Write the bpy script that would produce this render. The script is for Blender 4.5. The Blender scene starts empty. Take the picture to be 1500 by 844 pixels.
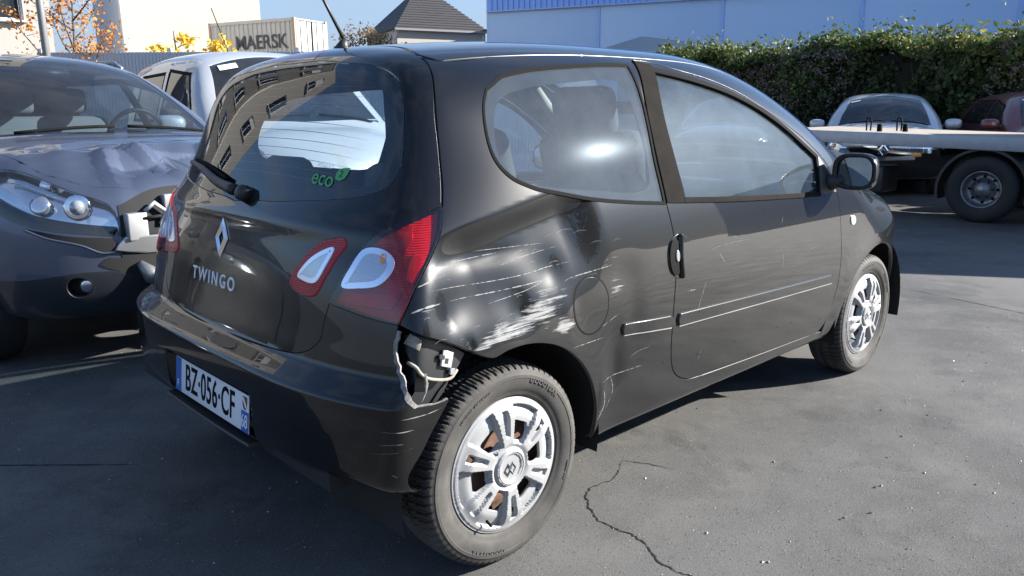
import bpy, bmesh, math, random
import numpy as np
from mathutils import Vector, Matrix
from mathutils.geometry import delaunay_2d_cdt

random.seed(7); RNG = np.random.default_rng(7)
SC = bpy.context.scene
COL = SC.collection
PI = math.pi

# ------------------------------------------------------------------ camera
cd = bpy.data.cameras.new('camera'); CAM = bpy.data.objects.new('camera', cd); COL.objects.link(CAM)
cd.sensor_width = 36.0; cd.lens = 1139.64 * 36.0 / 1500.0
cd.clip_start = 0.05; cd.clip_end = 3000
def cam_matrix(loc, yaw, pitch, roll):
    f = np.array([math.cos(pitch)*math.cos(yaw), math.cos(pitch)*math.sin(yaw), math.sin(pitch)])
    r = np.array([math.sin(yaw), -math.cos(yaw), 0.0]); u = np.cross(r, f)
    c, s = math.cos(roll), math.sin(roll)
    r2, u2 = c*r+s*u, -s*r+c*u
    return Matrix(((r2[0], u2[0], -f[0], loc[0]), (r2[1], u2[1], -f[1], loc[1]), (r2[2], u2[2], -f[2], loc[2]), (0, 0, 0, 1)))
CAM.matrix_world = cam_matrix((-1.3680, -2.2590, 1.2530), 0.8150, -0.2210, -0.0080)
SC.camera = CAM

# ------------------------------------------------------------------ light
SUN_EL, SUN_AZ = math.radians(24.5), math.radians(-35.0)
SUN_DIR = Vector((math.cos(SUN_EL)*math.cos(SUN_AZ), math.cos(SUN_EL)*math.sin(SUN_AZ), math.sin(SUN_EL)))
sl = bpy.data.lights.new('sun', 'SUN'); sl.energy = 5.0; sl.angle = math.radians(0.53); sl.color = (1.0, 0.955, 0.88)
SUN = bpy.data.objects.new('sun', sl); COL.objects.link(SUN)
SUN.rotation_euler = SUN_DIR.to_track_quat('Z', 'Y').to_euler()
SUN.location = (20, -10, 30)
W = bpy.data.worlds.new('World'); SC.world = W; W.use_nodes = True
wn, wl = W.node_tree.nodes, W.node_tree.links
wn.clear()
wo = wn.new('ShaderNodeOutputWorld'); wb = wn.new('ShaderNodeBackground'); wb.inputs['Strength'].default_value = 0.075
sky = wn.new('ShaderNodeTexSky'); sky.sky_type = 'NISHITA'; sky.sun_disc = False
sky.sun_elevation = SUN_EL; sky.sun_rotation = PI/2 - SUN_AZ
sky.air_density = 1.0; sky.dust_density = .25; sky.ozone_density = 4.5
# thin broken cloud mixed into the sky by direction
tc = wn.new('ShaderNodeTexCoord'); mp = wn.new('ShaderNodeMapping'); mp.inputs['Scale'].default_value = (1.6, 1.6, 5.5)
nz = wn.new('ShaderNodeTexNoise'); nz.inputs['Scale'].default_value = 2.1; nz.inputs['Detail'].default_value = 8; nz.inputs['Roughness'].default_value = .55
rp = wn.new('ShaderNodeValToRGB'); rp.color_ramp.elements[0].position = .46; rp.color_ramp.elements[1].position = .74
rp.color_ramp.elements[1].color = (.5, .5, .5, 1)
mx = wn.new('ShaderNodeMixRGB'); mx.inputs['Color2'].default_value = (3.0, 3.2, 3.8, 1)
wl.new(tc.outputs['Generated'], mp.inputs['Vector']); wl.new(mp.outputs[0], nz.inputs['Vector']); wl.new(nz.outputs['Fac'], rp.inputs['Fac'])
wl.new(rp.outputs['Color'], mx.inputs['Fac']); wl.new(sky.outputs[0], mx.inputs['Color1'])
# pale haze low over the horizon, the same all round
se = wn.new('ShaderNodeSeparateXYZ'); wl.new(tc.outputs['Generated'], se.inputs[0])
hr = wn.new('ShaderNodeMapRange'); hr.interpolation_type = 'SMOOTHSTEP'
hr.inputs['From Min'].default_value = .0; hr.inputs['From Max'].default_value = .30; hr.inputs['To Min'].default_value = .85; hr.inputs['To Max'].default_value = .0
wl.new(se.outputs['Z'], hr.inputs['Value'])
mh = wn.new('ShaderNodeMixRGB'); mh.inputs['Color2'].default_value = (1.62, 1.85, 2.55, 1)
wl.new(hr.outputs[0], mh.inputs['Fac']); wl.new(mx.outputs[0], mh.inputs['Color1'])
wl.new(mh.outputs[0], wb.inputs['Color']); wl.new(wb.outputs[0], wo.inputs['Surface'])
SC.view_settings.view_transform = 'Standard'; SC.view_settings.look = 'None'
SC.view_settings.exposure = 1.70; SC.view_settings.gamma = 1.0; SC.view_settings.use_curve_mapping = False
SC.cycles.max_bounces = 10; SC.cycles.transparent_max_bounces = 16; SC.cycles.glossy_bounces = 5; SC.cycles.transmission_bounces = 6
SC.cycles.caustics_reflective = False; SC.cycles.caustics_refractive = False

# ------------------------------------------------------------------ materials
MATS = {}
def mat(name, base=(.5, .5, .5), rough=.5, metal=0., coat=0., spec=.5, noise=None, bump=None, emit=None):
    """Principled material; noise=(scale, amount, second colour), bump=(scale, distance)."""
    if name in MATS: return MATS[name]
    m = bpy.data.materials.new(name); m.use_nodes = True; n, l = m.node_tree.nodes, m.node_tree.links
    b = n['Principled BSDF']
    b.inputs['Base Color'].default_value = (*base, 1); b.inputs['Roughness'].default_value = rough
    b.inputs['Metallic'].default_value = metal; b.inputs['Coat Weight'].default_value = coat; b.inputs['Coat Roughness'].default_value = .03
    b.inputs['Specular IOR Level'].default_value = spec
    if noise or bump:
        t = n.new('ShaderNodeTexCoord')
    if noise:
        x = n.new('ShaderNodeTexNoise'); x.inputs['Scale'].default_value = noise[0]; x.inputs['Detail'].default_value = 7; x.inputs['Roughness'].default_value = .62
        r = n.new('ShaderNodeValToRGB'); r.color_ramp.elements[0].position = .35; r.color_ramp.elements[1].position = .68
        r.color_ramp.elements[0].color = (0, 0, 0, 1); r.color_ramp.elements[1].color = (noise[1],)*3 + (1,)
        q = n.new('ShaderNodeMixRGB'); q.inputs['Color1'].default_value = (*base, 1); q.inputs['Color2'].default_value = (*noise[2], 1)
        l.new(t.outputs['Object'], x.inputs['Vector']); l.new(x.outputs['Fac'], r.inputs['Fac']); l.new(r.outputs[0], q.inputs['Fac']); l.new(q.outputs[0], b.inputs['Base Color'])
    if bump:
        x = n.new('ShaderNodeTexNoise'); x.inputs['Scale'].default_value = bump[0]; x.inputs['Detail'].default_value = 5
        u = n.new('ShaderNodeBump'); u.inputs['Distance'].default_value = bump[1]; u.inputs['Strength'].default_value = .8
        l.new(t.outputs['Object'], x.inputs['Vector']); l.new(x.outputs['Fac'], u.inputs['Height']); l.new(u.outputs[0], b.inputs['Normal'])
    MATS[name] = m
    return m

def paint(name, base, dust=.06, flake=0., rough=.018, filmcol=(.32, .32, .33), wear=False, metal=0., orange=.0006):
    """Car paint under clear coat with a film of dust; wear = scraped areas read from the 'wear' attribute."""
    if name in MATS: return MATS[name]
    m = bpy.data.materials.new(name); m.use_nodes = True; n, l = m.node_tree.nodes, m.node_tree.links
    b = n['Principled BSDF']; out = n['Material Output']
    b.inputs['Base Color'].default_value = (*base, 1); b.inputs['Roughness'].default_value = .46 if metal else .25
    b.inputs['Metallic'].default_value = metal
    b.inputs['Coat Weight'].default_value = 1.0; b.inputs['Coat Roughness'].default_value = rough; b.inputs['Coat IOR'].default_value = 1.45 if metal or base[0] > .01 else 1.40; b.inputs['Specular IOR Level'].default_value = .5 if metal else .15
    t = n.new('ShaderNodeTexCoord')
    # film of dust, uneven
    x = n.new('ShaderNodeTexNoise'); x.inputs['Scale'].default_value = 2.3; x.inputs['Detail'].default_value = 9; x.inputs['Roughness'].default_value = .7
    l.new(t.outputs['Object'], x.inputs['Vector'])
    mr = n.new('ShaderNodeMapRange'); mr.inputs['From Min'].default_value = .25; mr.inputs['From Max'].default_value = .8
    mr.inputs['To Min'].default_value = dust*.45; mr.inputs['To Max'].default_value = dust*1.6
    l.new(x.outputs['Fac'], mr.inputs['Value'])
    d = n.new('ShaderNodeBsdfDiffuse'); d.inputs['Color'].default_value = (*filmcol, 1)
    ms = n.new('ShaderNodeMixShader'); l.new(mr.outputs[0], ms.inputs[0]); l.new(b.outputs[0], ms.inputs[1]); l.new(d.outputs[0], ms.inputs[2])
    last = ms
    if wear:
        at = n.new('ShaderNodeAttribute'); at.attribute_name = 'wear'
        mp = n.new('ShaderNodeMapping'); mp.inputs['Rotation'].default_value = (0, math.radians(-9), 0); mp.inputs['Scale'].default_value = (7, 1, 125)
        w = n.new('ShaderNodeTexNoise'); w.inputs['Scale'].default_value = 1.25; w.inputs['Detail'].default_value = 7; w.inputs['Roughness'].default_value = .62; w.inputs['Distortion'].default_value = .55
        l.new(t.outputs['Object'], mp.inputs['Vector']); l.new(mp.outputs[0], w.inputs['Vector'])
        w2 = n.new('ShaderNodeTexNoise'); w2.inputs['Scale'].default_value = 17; w2.inputs['Detail'].default_value = 3
        l.new(t.outputs['Object'], w2.inputs['Vector'])
        a0 = n.new('ShaderNodeMath'); a0.operation = 'MULTIPLY_ADD'; a0.inputs[1].default_value = .45; l.new(w2.outputs['Fac'], a0.inputs[0]); l.new(w.outputs['Fac'], a0.inputs[2])
        a1 = n.new('ShaderNodeMath'); a1.operation = 'ADD'; l.new(a0.outputs[0], a1.inputs[0]); l.new(at.outputs['Fac'], a1.inputs[1])
        a2 = n.new('ShaderNodeMapRange'); a2.inputs['From Min'].default_value = 1.16; a2.inputs['From Max'].default_value = 1.30; l.new(a1.outputs[0], a2.inputs['Value'])
        sc = n.new('ShaderNodeBsdfDiffuse'); sc.inputs['Color'].default_value = (.26, .26, .26, 1)
        m2 = n.new('ShaderNodeMixShader'); l.new(a2.outputs[0], m2.inputs[0]); l.new(ms.outputs[0], m2.inputs[1]); l.new(sc.outputs[0], m2.inputs[2])
        last = m2
    l.new(last.outputs[0], out.inputs['Surface'])
    MATS[name] = m
    return m

def glass(name, tint=(.75, .8, .8), dust=.05, haze=.0, hrough=.30, ior=1.5, filmcol=(.6, .62, .65)):
    """Thin pane: tinted see-through, mirror by Fresnel, film of dust that can carry a painted sky tint."""
    if name in MATS: return MATS[name]
    m = bpy.data.materials.new(name); m.use_nodes = True; n, l = m.node_tree.nodes, m.node_tree.links
    n.remove(n['Principled BSDF']); out = n['Material Output']
    tr = n.new('ShaderNodeBsdfTransparent'); tr.inputs['Color'].default_value = (*tint, 1)
    g = n.new('ShaderNodeBsdfGlossy'); g.inputs['Roughness'].default_value = .008
    ge = n.new('ShaderNodeNewGeometry'); dp = n.new('ShaderNodeVectorMath'); dp.operation = 'DOT_PRODUCT'
    l.new(ge.outputs['Incoming'], dp.inputs[0]); l.new(ge.outputs['Normal'], dp.inputs[1])
    ab = n.new('ShaderNodeMath'); ab.operation = 'ABSOLUTE'; l.new(dp.outputs['Value'], ab.inputs[0])
    om = n.new('ShaderNodeMath'); om.operation = 'SUBTRACT'; om.inputs[0].default_value = 1.; l.new(ab.outputs[0], om.inputs[1])
    fr = n.new('ShaderNodeMath'); fr.operation = 'POWER'; fr.inputs[1].default_value = 5.; l.new(om.outputs[0], fr.inputs[0])
    f2 = n.new('ShaderNodeMath'); f2.operation = 'MULTIPLY_ADD'; f2.inputs[1].default_value = .90; f2.inputs[2].default_value = .085; f2.use_clamp = True
    l.new(fr.outputs[0], f2.inputs[0])
    m1 = n.new('ShaderNodeMixShader'); l.new(f2.outputs[0], m1.inputs[0]); l.new(tr.outputs[0], m1.inputs[1]); l.new(g.outputs[0], m1.inputs[2])
    t = n.new('ShaderNodeTexCoord'); x = n.new('ShaderNodeTexNoise'); x.inputs['Scale'].default_value = 5; x.inputs['Detail'].default_value = 5; x.inputs['Roughness'].default_value = .72
    l.new(t.outputs['Object'], x.inputs['Vector'])
    mr = n.new('ShaderNodeMapRange'); mr.inputs['From Min'].default_value = .3; mr.inputs['From Max'].default_value = .75
    mr.inputs['To Min'].default_value = dust*.6; mr.inputs['To Max'].default_value = dust*1.5
    l.new(x.outputs['Fac'], mr.inputs['Value'])
    d = n.new('ShaderNodeBsdfDiffuse'); d.inputs['Color'].default_value = (*filmcol, 1)
    m2 = n.new('ShaderNodeMixShader'); l.new(mr.outputs[0], m2.inputs[0]); l.new(m1.outputs[0], m2.inputs[1]); l.new(d.outputs[0], m2.inputs[2])
    last = m2
    if haze:
        h = n.new('ShaderNodeBsdfGlossy'); h.inputs['Roughness'].default_value = hrough; h.inputs['Color'].default_value = (.72, .88, 1, 1)
        m3 = n.new('ShaderNodeMixShader'); m3.inputs[0].default_value = haze; l.new(m2.outputs[0], m3.inputs[1]); l.new(h.outputs[0], m3.inputs[2]); last = m3
    l.new(last.outputs[0], out.inputs['Surface'])
    MATS[name] = m
    return m

BLACK = paint('black_paint', (.003, .0031, .0035), dust=.007, filmcol=(.26, .29, .34))
BLACKD = paint('black_paint_dusty', (.003, .0031, .0035), dust=.007, filmcol=(.26, .29, .34))
BLACKW = paint('black_paint_scraped', (.003, .0031, .0035), dust=.009, filmcol=(.26, .29, .34), wear=True)
SILVERGREY = paint('dark_grey_metallic', (.082, .102, .155), dust=.010, metal=.7, rough=.04)
SILVER = paint('silver_metallic', (.50, .52, .55), dust=.08, metal=.45)
SILVERW = paint('pale_silver', (.46, .48, .51), dust=.05, metal=.15)
WHITEP = paint('white_paint', (.62, .64, .66), dust=.05)
REDP = paint('dark_red_paint', (.11, .012, .016), dust=.05, metal=.2)
DARKP = paint('charcoal_paint', (.03, .032, .035), dust=.05)
PLASTIC = mat('black_plastic', (.018, .018, .019), .48, noise=(40, .5, (.03, .03, .031)))
PLASTIC_W = mat('weathered_plastic', (.007, .0062, .0055), .85, spec=.08, noise=(14, 1, (.014, .0118, .010)))
RUBBER = mat('tyre_rubber', (.028, .027, .026), .78, noise=(9, .9, (.075, .07, .064)), bump=(260, .0006))
RUBBERD = mat('tyre_rubber_dark', (.02, .02, .02), .8)
SEALR = mat('seal_rubber', (.008, .008, .008), .85, spec=.1)
CHROME = mat('chrome', (.82, .83, .84), .08, metal=1)
ALLOY = mat('hubcap_silver', (.30, .305, .315), .50, metal=.12, coat=.0, noise=(22, .35, (.24, .235, .23)))
ALLOYD = mat('dull_alloy', (.30, .31, .32), .42, metal=.7, noise=(18, .8, (.12, .12, .12)))
RUST = mat('rusty_steel', (.09, .05, .035), .75, metal=.2, noise=(30, 1, (.19, .11, .075)))
DARK = mat('dark_interior', (.012, .012, .013), .8)
FABRIC = mat('seat_fabric', (.035, .037, .042), .9, noise=(70, .8, (.06, .063, .07)))
TRIM = mat('cabin_trim', (.05, .05, .052), .7, noise=(50, .6, (.08, .08, .082)))
TRIML = mat('pale_cabin_trim', (.32, .30, .27), .7)
GLASS_R = glass('rear_window_glass', (.72, .80, .85), .010)
GLASS_S = glass('side_window_glass', (.76, .84, .87), .048, haze=.0005, hrough=.16, filmcol=(.55, .62, .70))  # blue-grey in the dust film paints a sky-coloured haze on the pane
GLASS_D = glass('door_window_glass', (.74, .84, .88), .055, haze=.0035, hrough=.40, filmcol=(.46, .60, .74))  # dust film coloured blue to imitate bright sky mirrored in the door pane
GLASS_W = glass('windscreen_glass', (.62, .70, .70), .03)
GLASS_C = glass('clear_lamp_glass', (.93, .94, .95), .02)
GLASS_X = glass('dark_car_glass', (.22, .26, .28), .03)
GLASS_B = glass('window_pane', (.25, .3, .33), .02)
FRIT = mat('frit_black', (.010, .013, .018), .8, spec=.1)
LENSR = glass('red_lamp_glass', (.88, .06, .08), .0, filmcol=(.3, .02, .02))
LENSD = mat('red_lamp_body', (.28, .006, .014), .22, coat=1)
LENSB = mat('bright_red_lamp_body', (.70, .022, .035), .3, coat=.3)
def ribbed(m, c2, scale=55):
    n, l = m.node_tree.nodes, m.node_tree.links; b = n['Principled BSDF']
    t = n.new('ShaderNodeTexCoord'); w = n.new('ShaderNodeTexWave'); w.bands_direction = 'Z'; w.inputs['Scale'].default_value = scale; w.inputs['Distortion'].default_value = .3
    q = n.new('ShaderNodeMixRGB'); q.inputs['Color1'].default_value = b.inputs['Base Color'].default_value; q.inputs['Color2'].default_value = (*c2, 1)
    l.new(t.outputs['Object'], w.inputs['Vector']); l.new(w.outputs['Fac'], q.inputs['Fac']); l.new(q.outputs[0], b.inputs['Base Color'])
    u = n.new('ShaderNodeBump'); u.inputs['Distance'].default_value = .003; l.new(w.outputs['Fac'], u.inputs['Height']); l.new(u.outputs[0], b.inputs['Normal'])
ribbed(LENSB, (.34, .010, .020))
AMBER = mat('amber', (.75, .27, .06), .25, coat=.6)
REFL = mat('lamp_reflector', (.78, .8, .84), .16, metal=.9)
LAVEN = mat('lamp_ring', (.66, .70, .82), .14, metal=.55, coat=.6)
BROKEN = mat('torn_plastic_edge', (.30, .29, .28), .85, spec=.2, noise=(90, 1, (.14, .135, .13)))
PLATEW = mat('plate_white', (.74, .75, .78), .35)
PLATEB = mat('plate_blue', (.03, .13, .42), .35)
INK = mat('ink_black', (.006, .006, .007), .7, spec=.08)
WHITE = mat('white_print', (.75, .76, .78), .5)
GREENP = mat('green_print', (.05, .36, .10), .5)
PAPER = mat('paper_white', (.75, .75, .75), .8)

# ------------------------------------------------------------------ object helpers
def link(name, me, m=None, parent=None, **props):
    o = bpy.data.objects.new(name, me); COL.objects.link(o)
    if me is not None and m is not None:
        for k in (m if isinstance(m, (list, tuple)) else [m]): me.materials.append(k)
    if parent is not None: o.parent = parent
    for k, v in props.items(): o[k] = v
    return o
def thing(name, label, cat, loc=(0, 0, 0), rz=0., group=None):
    o = bpy.data.objects.new(name, None); COL.objects.link(o); o.location = loc; o.rotation_euler = (0, 0, rz)
    o.empty_display_size = .2; o['label'] = label; o['category'] = cat
    if group: o['group'] = group
    return o
def mesh(V, Fc, smooth=False):
    me = bpy.data.meshes.new('m')
    me.from_pydata([tuple(map(float, v)) for v in V], [], [tuple(map(int, f)) for f in Fc]); me.update()
    if smooth: me.polygons.foreach_set('use_smooth', [True]*len(me.polygons))
    return me
def from_bm(bm, smooth=False, angle=None):
    bmesh.ops.recalc_face_normals(bm, faces=bm.faces)
    me = bpy.data.meshes.new('m'); bm.to_mesh(me); bm.free()
    if smooth:
        me.polygons.foreach_set('use_smooth', [True]*len(me.polygons))
        if angle: me.set_sharp_from_angle(angle=math.radians(angle))
    return me
def bm_box(bm, c, s, rot=None, bev=0.):
    r = bmesh.ops.create_cube(bm, size=1.0)
    M = Matrix.Translation(c) @ (rot.to_4x4() if rot is not None else Matrix()) @ Matrix.Diagonal((*s, 1))
    bmesh.ops.transform(bm, matrix=M, verts=r['verts'])
    if bev:
        es = list({e for v in r['verts'] for e in v.link_edges})
        bmesh.ops.bevel(bm, geom=es, offset=bev, segments=3, affect='EDGES', profile=.5)
def box(name, c, s, m, parent=None, bev=0., rot=None, smooth=None, **p):
    bm = bmesh.new(); bm_box(bm, c, s, rot, bev)
    return link(name, from_bm(bm, bev > 0, 35), m, parent, **p)
def tube_data(pts, r, n=8, cap=True):
    pts = [Vector(p) for p in pts]; V, Fc = [], []
    rr = r if hasattr(r, '__len__') else [r]*len(pts)
    up = None
    for i, p in enumerate(pts):
        t = (pts[min(i+1, len(pts)-1)] - pts[max(i-1, 0)]).normalized()
        if up is None:
            up = t.orthogonal().normalized()
        else:
            up = (up - t*up.dot(t)).normalized()
        b = t.cross(up)
        for k in range(n):
            a = 2*PI*k/n; V.append(p + (up*math.cos(a) + b*math.sin(a))*rr[i])
    for i in range(len(pts)-1):
        for k in range(n):
            k2 = (k+1) % n; Fc.append((i*n+k, i*n+k2, (i+1)*n+k2, (i+1)*n+k))
    if cap:
        Fc.append(tuple(range(n-1, -1, -1))); Fc.append(tuple((len(pts)-1)*n+k for k in range(n)))
    return V, Fc
def tube(name, pts, r, m, parent=None, n=8, **p):
    V, Fc = tube_data(pts, r, n); return link(name, mesh(V, Fc, True), m, parent, **p)
def lathe(prof, n=64, close=False):
    """profile of (radius, y); axis = y"""
    V, Fc = [], []; k = len(prof)
    for i in range(n):
        a = 2*PI*i/n; c, s = math.cos(a), math.sin(a)
        for r, y in prof: V.append((r*c, y, r*s))
    for i in range(n):
        j = (i+1) % n
        for q in range(k-1): Fc.append((i*k+q, j*k+q, j*k+q+1, i*k+q+1))
    return V, Fc
def text_mesh(s, size, extrude=0., font_scale_x=1., spacing=1., align='CENTER', bold=0.):
    cu = bpy.data.curves.new('t', 'FONT'); cu.body = s; cu.size = size; cu.extrude = extrude; cu.offset = bold
    cu.align_x = align; cu.align_y = 'CENTER'; cu.space_character = spacing; cu.resolution_u = 4
    o = bpy.data.objects.new('t', cu); COL.objects.link(o)
    dg = bpy.context.evaluated_depsgraph_get(); me = bpy.data.meshes.new_from_object(o.evaluated_get(dg))
    bpy.data.objects.remove(o); bpy.data.curves.remove(cu)
    v = np.empty(len(me.vertices)*3); me.vertices.foreach_get('co', v); v = v.reshape(-1, 3); v[:, 0] *= font_scale_x
    me.vertices.foreach_set('co', v.ravel()); me.update(); me.materials.clear()
    return me
def map_mesh(me, fn):
    v = np.empty(len(me.vertices)*3); me.vertices.foreach_get('co', v); v = fn(v.reshape(-1, 3))
    me.vertices.foreach_set('co', np.asarray(v, float).ravel()); me.update(); return me
def text(name, s, size, M, m, parent=None, sx=1., extrude=.0008, spacing=1., bold=0., **p):
    me = text_mesh(s, size, extrude, sx, spacing, bold=bold); me.transform(M); return link(name, me, m, parent, **p)
def copy_tree(o, parent=None):
    c = o.copy(); COL.objects.link(c)
    if parent is not None: c.parent = parent
    for ch in list(o.children): copy_tree(ch, c)
    return c
# ------------------------------------------------------------------ smooth bodies: implicit surface + panels cut from it
class Spl:
    """natural cubic spline"""
    def __init__(s, x, y):
        x = np.array(x, float); y = np.array(y, float); n = len(x); h = np.diff(x)
        A = np.zeros((n, n)); b = np.zeros(n); A[0, 0] = A[-1, -1] = 1
        for i in range(1, n-1):
            A[i, i-1] = h[i-1]; A[i, i] = 2*(h[i-1]+h[i]); A[i, i+1] = h[i]; b[i] = 3*((y[i+1]-y[i])/h[i]-(y[i]-y[i-1])/h[i-1])
        c = np.linalg.solve(A, b); s.x, s.y, s.c = x, y, c
        s.d = np.diff(c)/(3*h); s.b = np.diff(y)/h-h*(2*c[:-1]+c[1:])/3
        s.e = s.b[-1]+2*c[-2]*h[-1]+3*s.d[-1]*h[-1]**2
    def __call__(s, t):
        t = np.asarray(t, float); i = np.clip(np.searchsorted(s.x, t)-1, 0, len(s.x)-2); u = t-s.x[i]
        v = s.y[i]+u*(s.b[i]+u*(s.c[i]+u*s.d[i]))
        v = np.where(t > s.x[-1], s.y[-1]+s.e*(t-s.x[-1]), v)
        return np.where(t < s.x[0], s.y[0]+s.b[0]*(t-s.x[0]), v)
def smax(a, b, k):
    h = np.maximum(k-np.abs(a-b), 0)/k
    return np.maximum(a, b)+h*h*h*k/6
def sstep(t):
    t = np.clip(t, 0, 1); return t*t*(3-2*t)

class Body:
    hc = (.07, .25)
    def __init__(s, **k): s.__dict__.update(k)
    def F(s, P):
        x, y, z = P[..., 0], P[..., 1], P[..., 2]; ay = np.sqrt(y*y+1e-4); y2 = y*y
        w = s.WZ(z)+s.TX(x)*np.where(x < 1, s.KZ(z), 1.)
        for ax in s.axles:
            w = w+s.flare*np.exp(-((np.hypot(x-ax, z-.30)-s.flr)/.09)**2)
        if s.dent is not None: w = w-np.where(y < 0, s.dent(x, z), 0.)
        side = (ay-w)*.92
        top = z-(s.ZT(x)-.085*y2-.25*y2*y2)
        scr = (z-(s.ZW(x)-.22*y2))*.82
        hz = s.ZH(x)-s.hc[0]*y2-s.hc[1]*y2*y2
        if s.hoodf is not None: hz = hz+s.hoodf(x, y)
        hood = z-hz
        rear = (s.rx(y, z)+s.CK(z)*y2+.22*y2*y2-x)*.93
        front = (x-(s.XF(z)-.38*y2-.3*y2*y2))*.95
        gl = smax(top, scr, .18)
        up = -smax(-gl, -hood, .06)
        f = smax(side, up, .16)
        f = smax(f, rear, s.RK(z))
        f = smax(f, front, .2)
        return smax(f, s.LC(x)-z, .06)
    def rx(s, y, z): return s.RX(z)
    def grad(s, P, e=2e-4):
        g = np.stack([(s.F(P+d)-s.F(P-d)) for d in np.eye(3)*e], -1)
        return g/(np.linalg.norm(g, axis=-1, keepdims=True)+1e-12)

class Planar:
    def __init__(s, d, e1, e2, T=3.0): s.d, s.e1, s.e2, s.T = [np.array(a, float) for a in (d, e1, e2)]+[T]
    def inv(s, P): P = np.atleast_2d(P); return np.c_[P@s.e1, P@s.e2]
    def ray(s, uv): return uv[:, :1]*s.e1+uv[:, 1:]*s.e2, np.repeat(s.d[None], len(uv), 0)
class Wrap:
    """horizontal rays from a rounded rectangle: u runs from the rear centre along the right side to the front centre"""
    T = 1.5
    def __init__(s, xr, xf, y0, R=.45):
        s.xr, s.xf, s.y0, s.R = xr, xf, y0, R; s.L = R*PI/2; s.U = 2*y0+2*s.L+xf-xr
    def inv(s, P):
        P = np.atleast_2d(np.asarray(P, float)); x, y, z = P.T; sg = np.where(y > 0, -1., 1.); a = np.abs(y)
        y0, L, R = s.y0, s.L, s.R
        side = y0+L+(x-s.xr)
        rc = y0+R*np.arctan2(np.maximum(a-y0, 0), np.maximum(s.xr-x, 1e-9))
        fc = y0+L+(s.xf-s.xr)+R*np.arctan2(np.maximum(x-s.xf, 0), np.maximum(a-y0, 1e-9))
        u = np.where(x < s.xr, np.where(a <= y0, a, rc), side)
        u = np.where(x > s.xf, np.where(a <= y0, s.U-a, fc), u)
        return np.c_[u*sg, z]
    def ray(s, uv):
        u = uv[:, 0]; sg = np.where(u < 0, 1., -1.); u = np.abs(u); y0, L, R = s.y0, s.L, s.R; b = s.xf-s.xr
        t1 = np.clip((u-y0)/R, 0, PI/2); t2 = np.clip((u-y0-L-b)/R, 0, PI/2)
        ox = s.xr+np.clip(u-y0-L, 0, b); oy = np.minimum(np.minimum(u, y0), s.U-u)
        dx = -np.cos(t1)+np.sin(t2); dy = np.where(u < y0+L+b/2, np.sin(t1), np.cos(t2))
        return np.c_[ox, oy*sg, uv[:, 1]], np.c_[dx, dy*sg, 0*u]
TOP = Planar((0, 0, 1), (1, 0, 0), (0, 1, 0))
RIGHT = Planar((0, -1, 0), (1, 0, 0), (0, 0, 1))
LEFT = Planar((0, 1, 0), (1, 0, 0), (0, 0, 1))
REAR = Planar((-.8, 0, .6), (0, -1, 0), (.6, 0, .8))

def onsurf(S, ch, uv):
    O, D = ch.ray(np.atleast_2d(uv)); t = np.full(len(O), float(ch.T)); lo = np.zeros(len(O))
    for i in range(60):
        f = S.F(O+D*t[:, None]); t = t-np.clip(f*.93, -.02, .5); t = np.maximum(t, -1)
        if i > 12 and np.abs(f).max() < 1e-5: break
    return O+D*t[:, None]
def crom(P, sp, closed=False):
    P = np.asarray(P, float)
    if len(P) < 3 and not closed:
        n = max(1, int(np.ceil(np.linalg.norm(P[-1]-P[0])/sp))); return P[0]+(P[-1]-P[0])*np.linspace(0, 1, n+1)[:, None]
    Q = np.vstack([P[-1:], P, P[:2]]) if closed else np.vstack([2*P[0]-P[1], P, 2*P[-1]-P[-2]])
    out = []
    for i in range(1, len(Q)-2):
        a, b, c, d = Q[i-1:i+3]
        # centripetal parametrisation
        t0 = 0; t1 = t0+max(np.linalg.norm(b-a), 1e-9)**.5; t2 = t1+max(np.linalg.norm(c-b), 1e-9)**.5; t3 = t2+max(np.linalg.norm(d-c), 1e-9)**.5
        n = max(1, int(np.ceil(np.linalg.norm(c-b)/sp))); t = (t1+(t2-t1)*np.arange(n)/n)[:, None]
        A1 = (t1-t)/(t1-t0)*a+(t-t0)/(t1-t0)*b; A2 = (t2-t)/(t2-t1)*b+(t-t1)/(t2-t1)*c; A3 = (t3-t)/(t3-t2)*c+(t-t2)/(t3-t2)*d
        B1 = (t2-t)/(t2-t0)*A1+(t-t0)/(t2-t0)*A2; B2 = (t3-t)/(t3-t1)*A2+(t-t1)/(t3-t1)*A3
        out.append((t2-t)/(t2-t1)*B1+(t-t1)/(t2-t1)*B2)
    if not closed: out.append(P[-1:])
    return np.vstack(out)
def outline(ch, segs, sp):
    """segs: lists of 3-D points; smooth inside a list, corner between lists"""
    out = []
    for s in segs:
        q = ch.inv(s) if len(s[0]) == 3 else np.asarray(s, float)
        c = crom(q, sp)
        if out and np.linalg.norm(c[0]-out[-1][-1]) < 1e-6: c = c[1:]
        out.append(c)
    o = np.vstack(out)
    if np.linalg.norm(o[0]-o[-1]) < 1e-6: o = o[:-1]
    keep = np.linalg.norm(o-np.roll(o, 1, 0), axis=1) > sp*.15
    return o[keep]
def loop(ch, pts, sp): return crom(ch.inv(pts) if len(pts[0]) == 3 else np.asarray(pts, float), sp, True)
def area(o): return .5*np.sum(o[:, 0]*np.roll(o[:, 1], -1)-o[:, 1]*np.roll(o[:, 0], -1))
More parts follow.
